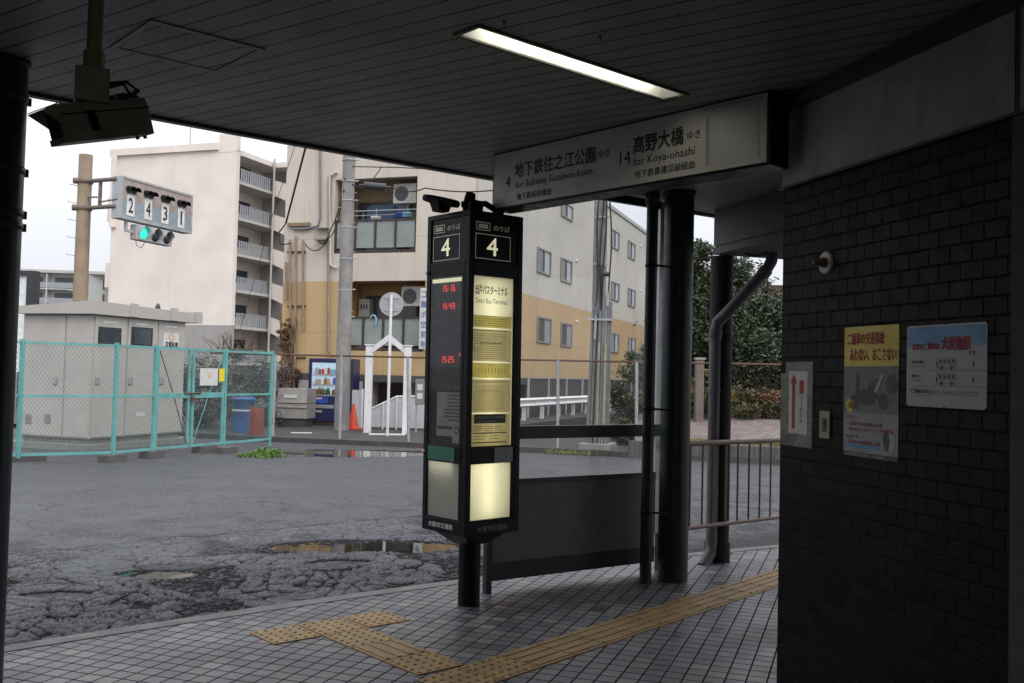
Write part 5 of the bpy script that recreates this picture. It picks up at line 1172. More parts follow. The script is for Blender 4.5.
m = M(); m.box(NF, 0, nL, -.27, 0, nzb, nzt); m.build('box', 'signal_box', nb, bevel=.012)
m = M(); 
for a_, b_, z0, z1 in ((0.0, nL, nzb - .0, nzb + .06), (0.0, nL, nzt - .05, nzt), (0, .05, nzb + .06, nzt - .05), (nL - .06, nL, nzb + .06, nzt - .05)): m.box(NF, a_, b_, .001, .02, z0, z1)
m.build('rim', 'galv_matt', nb)
m = M(); m.box(NF, .051, nL - .061, .0005, .0015, nzb + .46, nzt - .051); m.build('upper_panel', 'board_pink', nb)
m = M(); m.box(NF, .051, nL - .061, .0005, .0015, nzb + .061, nzb + .459); m.build('lower_panel', 'board_blue', nb)
nh = nzt - nzb
for px, ch in ((137.7, '2'), (148.2, '4'), (164.5, '3'), (180.5, '1')):
    pass
for (px, py), ch in zip(((130.5, 205.5), (148.0, 209.5), (164.9, 213.8), (181, 218.2)), '2431'):
    a_, z_ = onf(NF, px, py); 
    m = M(); m.box(NF, a_ - .13, a_ + .13, .002, .012, z_ - .25, z_ + .25); pl_ = m.build('number_plate', 'white', nb)
    m = M(); m.text(ch, NF.p(a_ - (.075 if ch != '1' else .035), .0135, z_ - .17), A, Z, .15 if ch != '1' else .06, .34, 0, .012 if ch != '1' else .006); m.build('numeral', 'ink', pl_)
    zc_ = z_ + .36
    for dx in (-.085, .085):
        m = M(); c_q = NF.p(a_ + dx, .0, zc_); n_ = 12
        m.cyl(c_q + (-B) * .002, c_q + (-B) * .03, .085, n=16); v_ = m.build('lamp', 'lamp_off', nb)
        m = M(); rr = .098; out = -B
        pts_a = [c_q + A * (rr * math.cos(t)) + Z * (rr * math.sin(t)) for t in [math.pi * (k / n_) for k in range(n_ + 1)]]
        m.add(pts_a + [p_ + out * .16 - Z * .03 for p_ in pts_a], [(k, k + 1, n_ + 2 + k, n_ + 1 + k) for k in range(n_)]); m.build('visor', 'black_paint', v_)
tsg = thing('traffic_signal', 'three lamp signal with its green lamp lit under the number board', 'signal', NF.p(.5, 0, nzb - .1))
TF_ = Fr(NF.p(0, .02, 0), A, -B); a0, z1 = onf(TF_, 137, 224); a1, z0 = onf(TF_, 172, 246.5); z1 = (z1 + onf(TF_, 177, 233)[1]) / 2 - .0
z0 = (z0 + onf(TF_, 138.6, 240)[1]) / 2
m = M(); m.box(TF_, a0, a1, -.2, .0, z0, z1); m.build('housing', 'signal_box', tsg, bevel=.02)
m = M(); m.box(TF_, a0 - .28, a0 - .22, -.14, -.08, (z0 + z1) / 2 - .03, nzb - .001); m.box(TF_, a0 - .219, a0 - .001, -.14, -.08, (z0 + z1) / 2 - .03, (z0 + z1) / 2 + .03); m.build('bracket', 'galv_matt', tsg)
for k in range(3):
    c_a = a0 + (a1 - a0) * (k + .5) / 3; q = TF_.p(c_a, 0, (z0 + z1) / 2); rr = (z1 - z0) * .40
    m = M(); m.lathe(q, [(rr, .001), (rr, .01), (rr * .6, .035), (rr * .1, .045)], 24, axis=-B); ln_ = m.build('lens', 'signal_green' if k == 0 else 'lamp_off', tsg, label='lit green lens' if k == 0 else None) if k == 0 else m.build('lens', 'lamp_off', tsg)
    n_ = 18; ts_ = [-.5 + (math.pi + 1.0) * i / n_ for i in range(n_ + 1)]; pa = [q + A * (rr * 1.1 * math.cos(t)) + Z * (rr * 1.1 * math.sin(t)) for t in ts_]
    m = M(); m.add(pa + [p_ - B * (.12 if math.sin(t) > 0 else .05) for p_, t in zip(pa, ts_)], [(i, i + 1, n_ + 2 + i, n_ + 1 + i) for i in range(n_)]); m.build('visor', 'signal_box' if k == 0 else 'galv_matt', tsg)
m = M(); m.tube([TF_.p(a0 + .1, -.1, z0), TF_.p(a0 + .12, -.1, z0 - .12), TF_.p(a0 + .3, -.1, z0 - .16), TF_.p(a0 + .42, -.1, z0)], .008, 6); m.build('cable', 'cable_black', tsg)

# ---- chain link fence along the far kerb
LP = [((272.5, 439), (275.3, 368.5)), ((339.6, 440.5), (341.4, 368)), ((408.7, 443.8), (407.5, 369)), ((483, 447), (483, 370.5)), ((557.8, 450), (557.8, 372)), ((636.5, 452), (636.5, 374)), ((676, 454), (676, 374)), ((840, 457), (840, 376))]
cf = thing('chain_link_fence', 'rusty chain link fence with white posts along the far kerb', 'fence', G(339, 440.5, 0))
def fy(x):      # the fence line stands just behind the kerb of the far pavement
    for (x0, y0), (x1, y1) in zip(FK, FK[1:]):
        if x0 <= x <= x1: return y0 + (y1 - y0) * (x - x0) / (x1 - x0)
base = []
for (bx, by), (tx, ty) in LP:
    d = 22.0
    for _ in range(12): q = D(bx, by, d); d = fy(q.x) + .12
    q = D(bx, 442, d); tt_ = D(tx, ty, d); base.append((V((q.x, q.y, -.0)), tt_))
FH = 1.84
for (b_, t_) in base:
    m = M(); m.cyl(V((b_.x, b_.y, -.12)), V((t_.x, t_.y, FH)), .034, n=12); m.build('post', 'galv', cf)
prev = [(base[0][0] + (base[0][0] - base[1][0]) * 1.0), ] + [b_ for b_, _ in base]
for a_, b_ in zip(prev, prev[1:]):
    m = M(); m.cyl(V((a_.x, a_.y, FH)), V((b_.x, b_.y, FH)), .022, n=10); m.build('top_rail', 'rust', cf)
    d = b_ - a_; L = d.length; d.normalize(); fr = Fr(V((a_.x, a_.y, 0)), d, V((d.y, -d.x, 0))); m = M(); wires(m, fr, 0, L, .03, FH - .03, .075, .0011); m.build('wire_mesh', 'rust', cf)

# ---- utility poles
def upole(name, label, px0, py0, px1, py1, d, r0, r1, material, h, group='utility poles'):
    b_ = D(px0, py0, d); t_ = D(px1, py1, d); t0 = V((b_.x, b_.y, -.05)); dx = (t_.x - b_.x) / (t_.z - b_.z)
    T = V((b_.x + dx * h * .4, b_.y, h)); r_ = thing(name, label, 'pole', t0, group); m = M(); m.cyl(t0, T, r0, r1, n=28); m.build('shaft', material, r_); return r_, t0, T
up1, a_, b_ = upole('utility_pole', 'grey concrete utility pole with hanging cables left of the balconies', 341.5, 430, 348, 160, 25.2, .195, .145, 'pole_concrete', 9.2)
for z_ in (6.95, 6.4, 5.9, 5.2, 4.4, 3.6, 2.9):
    q = a_ + (b_ - a_) * ((z_ - a_.z) / (b_.z - a_.z)); m = M(); m.lathe(q - Z * .03, [(.172, 0), (.178, .004), (.178, .026), (.172, .03)], 20); m.cyl(q + V((.19, -.02, 0)), q + V((.26, -.02, 0)), .02, n=8); m.build('clamp', 'galv_matt', up1)
for k in range(14):
    z_ = 1.9 + k * .38; q = a_ + (b_ - a_) * ((z_ - a_.z) / (b_.z - a_.z)); s__ = 1 if k % 2 else -1; m = M(); m.cyl(q + V((s__ * .14, -.08, 0)), q + V((s__ * .23, -.10, 0)), .010, n=6); m.build('step_bolt', 'galv_matt', up1)
up2, a2, b2 = upole('utility_pole', 'concrete utility pole wrapped in vertical conduits seen through the glass screen', 596, 453, 600, 210, 20.9, .165, .120, 'pole_concrete', 9.5)
cxs = [-.21, -.145, -.05, .03, .09, .16, .215]
for i, x_ in enumerate(cxs):
    z1 = (3.05, 3.1, 2.9, 3.25, 3.2, 3.3, 3.1)[i]; yy = -.12 - .1 * math.cos(x_ * 6)
    m = M(); m.cyl(a2 + V((x_ + .0, yy, 0)), V((a2.x + x_ * .85 + .05, a2.y + yy, z1)), .030 if i % 2 else .036, n=12); m.build('conduit', 'conduit_grey', up2)
for z_ in (2.72, 3.9, 4.9, 5.45): 
    q = a2 + (b2 - a2) * ((z_ - a2.z) / (b2.z - a2.z)); m = M(); w__ = .26 if z_ < 3.8 else .17; m.box(Fr(q, V((1, 0, 0)), V((0, -1, 0))), -w__, w__, .15, .26 if z_ < 3 else .18, -.02, .02); m.build('clamp', 'galv_matt', up2)
for off, ph in ((-.17, 0), (-.07, 1.5), (.0, 3), (.13, 4)):
    pts = [V((a2.x + .07 + off * (1 - .3 * (z_ - 3) / 3) + .03 * math.sin(z_ * 2.3 + ph), a2.y - .20, z_)) for z_ in [3.0 + .3 * k for k in range(14)]]
    m = M(); m.tube(pts, .017, 8); m.build('cable', 'cable_black', up2)
for x_, z0, z1 in ((-.035, .4, 2.25), (.10, .4, 2.2), (-.12, 2.3, 2.8), (.13, 3.0, 3.3)):
    m = M(); m.cyl(V((a2.x + x_ + .02, a2.y - .24, z0)), V((a2.x + x_ + .03, a2.y - .24, z1)), .028, n=10); m.build('cover_strip', 'ivory_white' if z0 > 1 else 'ivory_plastic', up2)
q = D(603, 274, 20.6); m = M(); m.cyl(q, q + V((.12, 0, 0)), .05, n=12); m.cyl(q + V((0, 0, -.12)), q, .03, n=8); m.build('fitting', 'leaf_dark', up2)
m = M(); m.box(Fr((a2.x, a2.y, 0), A, -B), -.36, .36, -.3, .36, -.1, .12); tag(m.build('pole_base', 'concrete', loc=(a2.x, a2.y, 0), bevel=.02), 'low concrete block at the foot of the conduit wrapped pole', 'block')

# ---- cables
def cable(pts, r, label, sag=0):
    m = M(); P_ = []
    for (p, q) in zip(pts, pts[1:]):
        n_ = 10
        for k in range(n_ + (1 if q is pts[-1] else 0)):
            t = k / n_; v = V(p) * (1 - t) + V(q) * t; v.z -= sag * 4 * t * (1 - t); P_.append(v)
    m.tube(P_, r, 6); tag(m.build('cable', 'cable_black', loc=P_[0]), label, 'cable', 'overhead cables')
cable([D(310, 130, 24), fp(286, 223, .3)], .028, 'thickest black cable slanting down to the wooden bracket board')
cable([D(300, 130, 24.5), fp(277, 200, 1.2), D(240, 330, 27)], .008, 'thin cable slanting down in front of the apartment tower stairs')
cable([D(345, 178, 25), fp(331, 228, .25), fp(318, 240, .25)], .018, 'black cable sagging from the concrete pole to the wall bracket', .25)
cable([D(344, 190, 25), fp(330, 236, .25), fp(305, 244, .2)], .016, 'second slack cable looping below the wall bracket', .3)
cable([fp(286, 223, .25), fp(279, 232, .25), fp(280, 244, .25), fp(291, 243, .2)], .02, 'black cable loop hanging at the left edge of the block', .02)
cable([D(350, 166.5, 25.1), D(400, 167.5, 25.1), D(445, 170, 25.1), D(520, 185, 25.1)], .014, 'upper thin cable running right from the concrete pole')
cable([D(352, 184, 25.1), D(390, 186, 25.1), D(425, 188, 25.0), D(520, 186, 24.6), D(596, 196, 21)], .018, 'lower slack cable between the two utility poles', .12)
cable([D(374, 178, 25.1), D(382, 166.5, 25.1)], .012, 'short slanting cable stub beside the upper balcony')
q = D(375, 186.5, 25.0); m = M(); m.cyl(q + V((-.28, 0, .02)), q + V((.28, 0, -.02)), .10, n=16); m.cyl(q + V((-.4, 0, .02)), q + V((.4, 0, -.02)), .035, n=12); tag(m.build('cable_joint_box', 'lamp_off', loc=q), 'black joint box on the cable in front of the upper balcony', 'cable box')

# ---- street things in front of the block
vm = thing('vending_machine', 'blue drinks vending machine behind the concrete utility pole', 'vending machine', V((-4.9, 27.2, 0)))
vA = D(309, 358, 27); vB = D(352, 422, 27); VF = Fr(V((vA.x, vA.y, 0)), azv(96), azv(186)); vw, _ = onf(VF, 352.5, 400); vz1 = vA.z; vz0 = vB.z; 
m = M(); m.box(VF, 0, vw, -.7, 0, vz0, vz1); m.build('cabinet', 'vend_blue', vm, bevel=.015)
m = M(); m.box(VF, .05, vw - .05, -.65, -.05, 0, vz0 - .001); m.build('feet', 'cabinet_dark', vm)
x0, zt4 = onf(VF, 312.5, 362.5); x1, zb4 = onf(VF, 349, 390.5)
m = M(); m.box(VF, x0, x1, .001, .012, zb4, zt4); dw = m.build('display_window', 'vend_light', vm)
random.seed(5)
cans = ['vend_panel', 'red', 'white', 'orange_ink', 'leaf_yellow', 'brown_wood', 'logo_blue', 'green_plate']
for r_ in range(3):
    zz = zt4 - .30 - r_ * .275
    m = M(); m.box(VF, x0 + .01, x1 - .01, .0125, .02, zz - .055, zz - .02); m.build('price_strip', 'white', dw)
    for k in range(12):
        mm = random.choice(cans) if r_ else random.choice(cans[:3] + ['green_plate'])
        xx = x0 + .03 + k * (x1 - x0 - .06) / 12; m = M(); m.cyl(VF.p(xx + .035, .045, zz - .01), VF.p(xx + .035, .045, zz + random.choice((.13, .17))), .03, n=8); m.build('can', mm, dw)
x0, z1 = onf(VF, 314.5, 393.5); x1, z0 = onf(VF, 323.5, 403); m = M(); m.box(VF, x0 - .03, x1 + .12, .001, .006, z0, z1); lg = m.build('logo_panel', 'logo_blue', vm)
q = VF.p((x0 + x1) / 2, .0075, (z0 + z1) / 2); n_ = 28; rr = .085
def disc_part(m, lo_, hi_, mi):
    pts = [(rr * math.cos(2 * math.pi * k / n_), rr * math.sin(2 * math.pi * k / n_)) for k in range(n_)]
    pts = [(x_, min(max(y_, lo_ * rr), hi_ * rr)) for x_, y_ in pts]; m.add([q + VF.x * x_ + Z * (y_ + .0) + VF.y * .001 * mi for x_, y_ in pts], [tuple(range(n_))], mi)
m = M(); disc_part(m, -1, 1, 0); disc_part(m, .25, 1, 1); disc_part(m, -1, -.3, 2); m.build('logo', ['white', 'red', 'blue_ink'], lg)
for px0, py0, px1, py1, mm in ((315, 404.5, 334, 408.5, 'galv'), (315, 410, 322, 412.5, 'galv_matt'), (345, 371, 350, 396, 'lamp_off')):
    a_, z1 = onf(VF, px0, py0); b_, z0 = onf(VF, px1, py1); m = M(); m.box(VF, a_, b_, .001 if mm != 'lamp_off' else .05, .025 if mm != 'lamp_off' else .06, z0, z1); m.build('delivery_flap' if mm != 'lamp_off' else 'coin_panel', mm, vm)
sb = thing('storage_bin', 'grey lidded storage bin left of the blue vending machine', 'bin', V((-5.8, 26.3, 0)))
sA = D(277, 388, 26); SB = Fr(V((sA.x, sA.y, 0)), azv(98), azv(188)); w__, _ = onf(SB, 307, 400); z1 = sA.z; z0 = onf(SB, 290, 418.5)[1]; zm = onf(SB, 290, 403)[1]
m = M(); m.box(SB, 0, w__, -.7, 0, z0, zm - .02); m.box(SB, .02, w__ - .02, -.69, -.02, zm - .0199, zm - .001); m.box(SB, .0, w__, .001, .03, z0 + .28, z0 + .31); m.build('body', 'bin_grey', sb, bevel=.01)
m = M(); m.hexa([SB.p(0, .02, zm), SB.p(w__, .02, zm), SB.p(w__, -.7, zm), SB.p(0, -.7, zm), SB.p(0.02, -.05, z1 - .0), SB.p(w__ - .02, -.05, z1), SB.p(w__ - .02, -.7, z1), SB.p(.02, -.7, z1)]); m.build('lid', 'bin_grey', sb, bevel=.01)
m = M(); m.box(SB, w__ * .25, w__ * .68, .001, .02, zm + .13, zm + .22); m.build('label_plate', 'white_plate', sb)
m = M(); m.box(SB, .05, w__ - .05, -.6, -.05, 0, z0 - .001); m.build('plinth', 'cabinet_dark', sb)
qc = D(353, 425.5, 25.6); cn = thing('traffic_cone', 'orange traffic cone right of the concrete utility pole', 'cone', V((qc.x, qc.y, 0)))
zc = .0; m = M(); m.lathe((qc.x, qc.y, zc + .03), [(.15, 0), (.03, .62), (.022, .64)], 24); m.build('cone', 'cone_orange', cn)
m = M(); m.box(Fr((qc.x, qc.y, 0), A, -B), -.19, .19, -.19, .19, zc, zc + .035); m.build('base', 'cone_orange', cn, bevel=.01)
gt = thing('gable_frame', 'white steel gate frame with a small gable on the far pavement', 'frame', V((-3.1, 24.5, 0)))
g0, g1_ = D(367.5, 425, 24.3), D(406, 425, 24.3); gx = V((g1_.x - g0.x, 0, 0)); GF = Fr(V((g0.x, 24.3, 0)), V((1, 0, 0)), V((0, -1, 0))); gw = gx.x; gz = D(387, 346, 24.3).z; gp_ = D(387, 334, 24.3).z
for x_ in (0, gw):
    m = M(); m.box(GF, x_ - .085, x_ + .085, -.09, .09, 0, gz); m.box(GF, x_ - .11, x_ + .11, -.11, .11, gz + .001, gz + .03); m.build('post', 'white_paint', gt, bevel=.006)
for s0, s1 in ((.085, gw / 2), (gw - .085, gw / 2)):
    m = M(); m.prism([GF.p(s0, .05, gz - .17), GF.p(s1, .05, gp_ - .17), GF.p(s1, .05, gp_ + .0), GF.p(s0, .05, gz - .02)], V((0, .1, 0))); m.build('rafter', 'white_paint', gt)
rs0 = D(387.3, 436.5, 23.3); rs = thing('road_sign', 'back of a round road sign on a white pole before the gable frame', 'road sign', V((rs0.x, rs0.y, 0)))
zc = D(387.5, 304, 23.3).z
m = M(); m.cyl(V((rs0.x, rs0.y, -.02)), V((rs0.x, rs0.y, zc + .22)), .034, n=14); m.build('pole', 'white_paint', rs)
m = M(); m.cyl(V((rs0.x, rs0.y + .05, zc)), V((rs0.x, rs0.y + .062, zc)), .285, n=40); dsc = m.build('disc', 'alu_disc', rs) if 'alu_disc' in MATS else (mat('alu_disc', (.40, .40, .41), .5, metal=.3, dirt=(.28, .28, .28)), m.build('disc', 'alu_disc', rs))[1]
for dz in (-.15, .15):
    m = M(); m.box(Fr((rs0.x, rs0.y, 0), V((1, 0, 0)), V((0, -1, 0))), -.16, .16, -.049, -.034, zc + dz - .018, zc + dz + .018); m.build('bracket', 'galv', rs)
# white ramp railing
rp = thing('ramp_railing', 'white panelled ramp railing behind the gable frame', 'railing', V((-3.0, 26, 0)))
RPF = Fr(V((-3.4, 26.0, 0)), azv(93), azv(183)); 
pts = [(370, 409.5), (397, 396.5), (432, 396.5)]; lo_ = [(370, 425), (397, 425.5), (432, 426)]
P3 = [RPF.p(onf(RPF, *p)[0], 0, onf(RPF, *p)[1]) for p in pts]; Q3 = [V((p.x, p.y, .05)) for p in P3]
for a_ in range(2):
    m = M(); m.prism([Q3[a_], Q3[a_ + 1], P3[a_ + 1], P3[a_]], V((0, .03, 0))); m.build('panel', 'white_panel', rp) if 'white_panel' in MATS else (mat('white_panel', (.50, .51, .53), .5, var=.1), m.build('panel', 'white_panel', rp))
    m = M(); m.cyl(P3[a_], P3[a_ + 1], .025, n=8); m.build('handrail', 'white_paint', rp)
for p_ in P3 + [(P3[0] + P3[1]) / 2]:
    m = M(); m.cyl(V((p_.x, p_.y - .03, 0)), V((p_.x, p_.y - .03, p_.z)), .022, n=8); m.build('post', 'white_paint', rp)
# white fence panel between cone and gate
wp_ = D(356, 390, 26.2); WPF = Fr(V((wp_.x, wp_.y, 0)), azv(95), azv(185)); w__ = onf(WPF, 361.5, 400)[0]
wf = thing('white_screen_panel', 'narrow white screen panel between the orange cone and gable frame', 'screen', V((wp_.x, wp_.y, 0)))
m = M(); m.box(WPF, -.1, w__, -.03, 0, .02, wp_.z); m.build('panel', 'white_panel', wf); m = M(); m.box(WPF, w__ + .001, w__ + .05, -.03, .03, 0, wp_.z + .03); m.build('post', 'white_paint', wf)
ib = thing('intercom_post', 'grey box on a thin post right of the gable frame', 'box', V((-2.2, 24.9, 0)))
qa = D(415.5, 379, 24.9); qb = D(423, 400, 24.9); m = M(); XB = Fr((qa.x, qa.y, 0), V((1, 0, 0)), V((0, -1, 0))); m.box(XB, 0, .25, -.12, 0, qb.z - .12, qa.z); m.build('box', 'frame_grey', ib, bevel=.01)
m = M(); m.box(XB, .05, .19, .001, .006, qa.z - .28, qa.z - .13); m.box(XB, .05, .19, .001, .006, qa.z - .5, qa.z - .35); m.build('label_plate', 'white_plate', ib)
m = M(); m.cyl(XB.p(.04, -.06, 0), XB.p(.04, -.06, qb.z - .12), .022, n=10); m.build('post', 'galv_matt', ib)
# road markings on the far pavement
m = M()
for pts in ([(370, 433.2), (406, 433.8), (404, 435.3), (368, 434.8)], [(291, 432.2), (312, 432.4), (312, 433.4), (291, 433.2)]):
    m.add([G(x, y, .006) for x, y in pts], [(0, 1, 2, 3)])
m.build('pavement_marking', 'white_plate')['kind'] = 'structure'
# guard rail
gr = thing('guard_rail', 'white steel guard rail running along the dark screen fence', 'guard rail', V((.3, 33, 0)))
GR = Fr(BW.p(0, 1.75, 0), A, -B); gs0, gz0 = onf(GR, 526.7, 420.6); gzt = onf(GR, 526.7, 398)[1]; gzb = onf(GR, 526.7, 407)[1]; gs1 = onf(GR, 624, 400)[0]
s0, s1 = gs0 - 4, gs1; gh = gzt - gzb
prof = [(.02, gzb), (.08, gzb + gh * .15), (.02, gzb + gh * .42), (.02, gzb + gh * .56), (.08, gzb + gh * .8), (.02, gzt)]; m = M()
for (y0, z0), (y1, z1) in zip(prof, prof[1:]):
    m.hexa([GR.p(s0, y0, z0), GR.p(s1, y0, z0), GR.p(s1, y0 - .008, z0), GR.p(s0, y0 - .008, z0), GR.p(s0, y1, z1), GR.p(s1, y1, z1), GR.p(s1, y1 - .008, z1), GR.p(s0, y1 - .008, z1)])
m.build('beam', 'white_paint', gr)
n_leg = int((s1 - gs0) / 1.6) + 2
for i in range(n_leg):
    s_q = gs0 - 1.7 + i * 1.6; m = M(); zt_q = gzt - .02
    m.hexa([GR.p(s_q, -.02, gz0), GR.p(s_q + .10, -.02, gz0), GR.p(s_q + .10, -.12, gz0), GR.p(s_q, -.12, gz0), GR.p(s_q - .10, .01, zt_q), GR.p(s_q, .01, zt_q), GR.p(s_q, -.07, zt_q), GR.p(s_q - .10, -.07, zt_q)]); m.build('leg', 'white_paint', gr)
m = M(); m.box(GR, gs0 - 4.2, gs1 + .5, -.5, .55, -.02, gz0); struct(m.build('verge', 'asphalt_far'))
# ---- right side: low wall, brick bank, hedge, trees
lw = M(); pr_ = [V((x, y, 0)) for x, y in ((2.4, 19.95), (3.5, 19.63), (8, 18.08), (14, 15.9))]
for a_, b_ in zip(pr_, pr_[1:]):
    d = (b_ - a_).normalized(); nn = V((-d.y, d.x, 0)) * .14
    lw.hexa([a_ - Z * .1, b_ - Z * .1, b_ + nn - Z * .1, a_ + nn - Z * .1, a_ + Z * .24, b_ + Z * .24, b_ + nn + Z * .24, a_ + nn + Z * .24])
o = lw.build('kerb_wall', 'kerb_wall', loc=pr_[0]) if 'kerb_wall' in MATS else (mat('kerb_wall', (.075, .075, .072), .85, dirt=(.16, .155, .14), dirt_amt=.9, streak=True, scale=9, bump=.6), lw.build('kerb_wall', 'kerb_wall', loc=pr_[0]))[1]
tag(o, 'low dark concrete kerb wall along the road at the right', 'wall')
t = NT('bank_brick'); q1_ = t.math('DIVIDE', t.dot(t.tc, (1, .0, 0)), .21); q2_ = t.math('DIVIDE', t.dot(t.tc, (0, .6, .8)), .11)
rw_ = t.math('FLOOR', q2_); q1_ = t.math('ADD', q1_, t.math('MULTIPLY', t.math('MODULO', rw_, 2.0), .5)); gm = t.rng(t.math('MINIMUM', edge(t, t.math('FRACT', q1_)), t.math('MULTIPLY', edge(t, t.math('FRACT', q2_)), .6)), .03, .08)
bc = t.mix(t.wnoise(t.comb(t.math('FLOOR', q1_), rw_)), (.15, .11, .10), (.22, .18, .165)); bc = t.mix(t.rng(t.noise(3, 5), .5, .75, 0, .7), bc, (.16, .15, .06)); t.fin(t.mix(gm, (.09, .085, .08), bc), .8, 0, t.bump(gm, .5, .01))
m = M(); up_ = [V((2.6, 20.3, .22)), V((3.6, 19.95, .22)), V((8.1, 18.4, .22)), V((14.2, 16.3, .22))]
bk_ = [q + V((.5, 3.4, .42)) for q in up_]
for i in range(3): m.quad(up_[i], up_[i + 1], bk_[i + 1], bk_[i])
struct(m.build('brick_bank', 'bank_brick'))
m = M(); top_ = [q + V((5, 26, .25)) for q in bk_]
for i in range(3): m.quad(bk_[i], bk_[i + 1], top_[i + 1], top_[i])
struct(m.build('planting_bed', 'soil'))
def leaves(m, c, rad, n, sz, clumps=24, mi=0, seed=0, hollow=.35, sq=1.0):
    rnd = random.Random(seed); cl = []
    for _ in range(clumps):
        while True:
            x, y, z = (rnd.uniform(-1, 1) for _ in range(3))
            if hollow < math.sqrt(x * x + y * y + z * z) < 1: break
        cl.append((V((x * rad[0], y * rad[1], z * rad[2])) + V(c), rnd.uniform(.16, .34)))
    for i in range(n):
        cc, cr_ = cl[rnd.randrange(clumps)]
        s__ = min(rad[0], rad[2]) * cr_ * 1.15
        p = cc + V((rnd.gauss(0, .5), rnd.gauss(0, .5), rnd.gauss(0, .42))) * s__
        a_ = V((rnd.uniform(-1, 1), rnd.uniform(-1, 1), rnd.uniform(-.6, .6))).normalized(); b_ = a_.cross(V((rnd.uniform(-1, 1), rnd.uniform(-1, 1), rnd.uniform(-1, 1)))).normalized()
        l = sz * rnd.uniform(.6, 1.3); w_ = l * .42
        m.add([p - a_ * l * .5, p + b_ * w_ * .5, p + a_ * l * .5, p - b_ * w_ * .5], [(0, 1, 2, 3)], mi)
    return cl
def tree(name, label, base, h, crown_c, rad, n, sz, clumps, leaf='leaf_dark', seed=1, r=.12, group=None, extra=()):
    t_ = thing(name, label, 'tree' if 'tree' in name else 'shrub', base, group); base = V(base)
    m = M(); cl = leaves(m, crown_c, rad, n, sz, clumps, 0, seed)
    for k, (c2, r2, n2) in enumerate(extra): cl += leaves(m, c2, r2, int(n2 * 1.5), sz, 22, 0, seed + 10 + k)
    m.build('crown', leaf, t_)
    m = M(); top = V(crown_c); mid = base * .45 + top * .55 + V((.1, .05, 0)); m.tube([base - Z * .1, base * .7 + top * .3 + V((.04, 0, 0)), mid, top], [r, r * .85, r * .6, r * .3], 10)
    for c_q, _ in cl[:18]: m.tube([mid * .5 + (base * .3 + top * .7) * .5, (mid + c_q) / 2 + V((0, 0, -.1)), c_q], [r * .4, r * .2, r * .06], 6)
    m.build('trunk', 'bark', t_)
q = D(724, 330, 25.5)
tree('evergreen_tree', 'broad dark evergreen tree behind the brown column', (q.x, q.y, .3), 6, (q.x + .1, q.y, 2.75), (1.6, 1.3, 1.9), 40000, .13, 90, seed=4, extra=(((q.x - .35, q.y, 4.3), (.75, .7, .85), 3200), ((q.x + .3, q.y, 1.6), (1.6, 1.0, .8), 5000)))
q = D(765, 360, 26.5)
tree('evergreen_tree', 'smaller dark evergreen tree at the right edge behind the railing', (q.x, q.y, .3), 4, (q.x + .1, q.y, 2.5), (1.2, 1.1, 1.35), 22000, .13, 55, seed=9, extra=(((q.x - .05, q.y, 3.7), (.6, .6, .5), 1000),))
q = D(634, 380, 25.5)
tree('bushy_shrub', 'grey green shrub before the orange wing behind the glass screen', (q.x, q.y, 0), 3, (q.x + .15, q.y, 1.25), (.72, .8, 1.1), 9000, .10, 30, leaf='leaf_bush', seed=6, r=.05, extra=(((q.x + .5, q.y, 1.9), (.6, .6, .8), 3500),))
q = D(625, 425, 22.5)
tree('dry_shrub', 'low pale dry shrub in front of the grey green shrub', (q.x, q.y, 0), 1, (q.x + .1, q.y, .35), (.6, .5, .35), 3500, .09, 20, leaf='twigs', seed=16, r=.02)
m = M(); ce = D(735, 404, 23.0)
leaves(m, (ce.x + .2, 23.2, .95), (2.8, .6, .42), 22000, .10, 90, 0, 21, 0); leaves(m, (ce.x - .8, 23.2, 1.25), (.8, .5, .5), 1500, .10, 14, 1, 22, 0); leaves(m, (ce.x + 1.3, 23.0, 1.2), (.8, .5, .35), 1500, .10, 12, 2, 23, 0)
hg = m.build('hedge', ['leaf_hedge', 'leaf_yellow', 'ruddy'], loc=(ce.x, 23.2, .5)); tag(hg, 'reddish brown hedge along the top of the brick bank', 'hedge')
m = M(); random.seed(31)
for i in range(2600):
    t = random.random(); q = up_[0] * (1 - t) + up_[3] * t if False else up_[1] * (1 - t) + up_[2] * t; q = q + V((random.uniform(-.2, .2), random.uniform(.0, .35), 0)); q.z = .23 + random.uniform(0, .03)
    m.add([q, q + V((.012, 0, 0)), q + V((random.uniform(-.04, .04), random.uniform(-.04, .02), random.uniform(.04, .10)))], [(0, 1, 2)])
o = m.build('grass_strip', 'grass_dull'); o['kind'] = 'stuff'
# pier post at the right of the bank, brown gate post
q = D(699, 392, 22.6); gpost = thing('brick_post', 'pinkish square post beside the hedge left of the brown column', 'post', (q.x, q.y, .3))
m = M(); PFr = Fr((q.x, q.y, 0), V((1, 0, 0)), V((0, -1, 0))); m.box(PFr, -.09, .09, -.12, .12, .3, D(699, 375, 22.6).z + .35); m.build('shaft', 'brick_paving', gpost, bevel=.01); m = M(); m.box(PFr, -.11, .11, -.14, .14, D(699, 375, 22.6).z + .351, D(699, 375, 22.6).z + .40); m.build('cap', 'concrete', gpost)

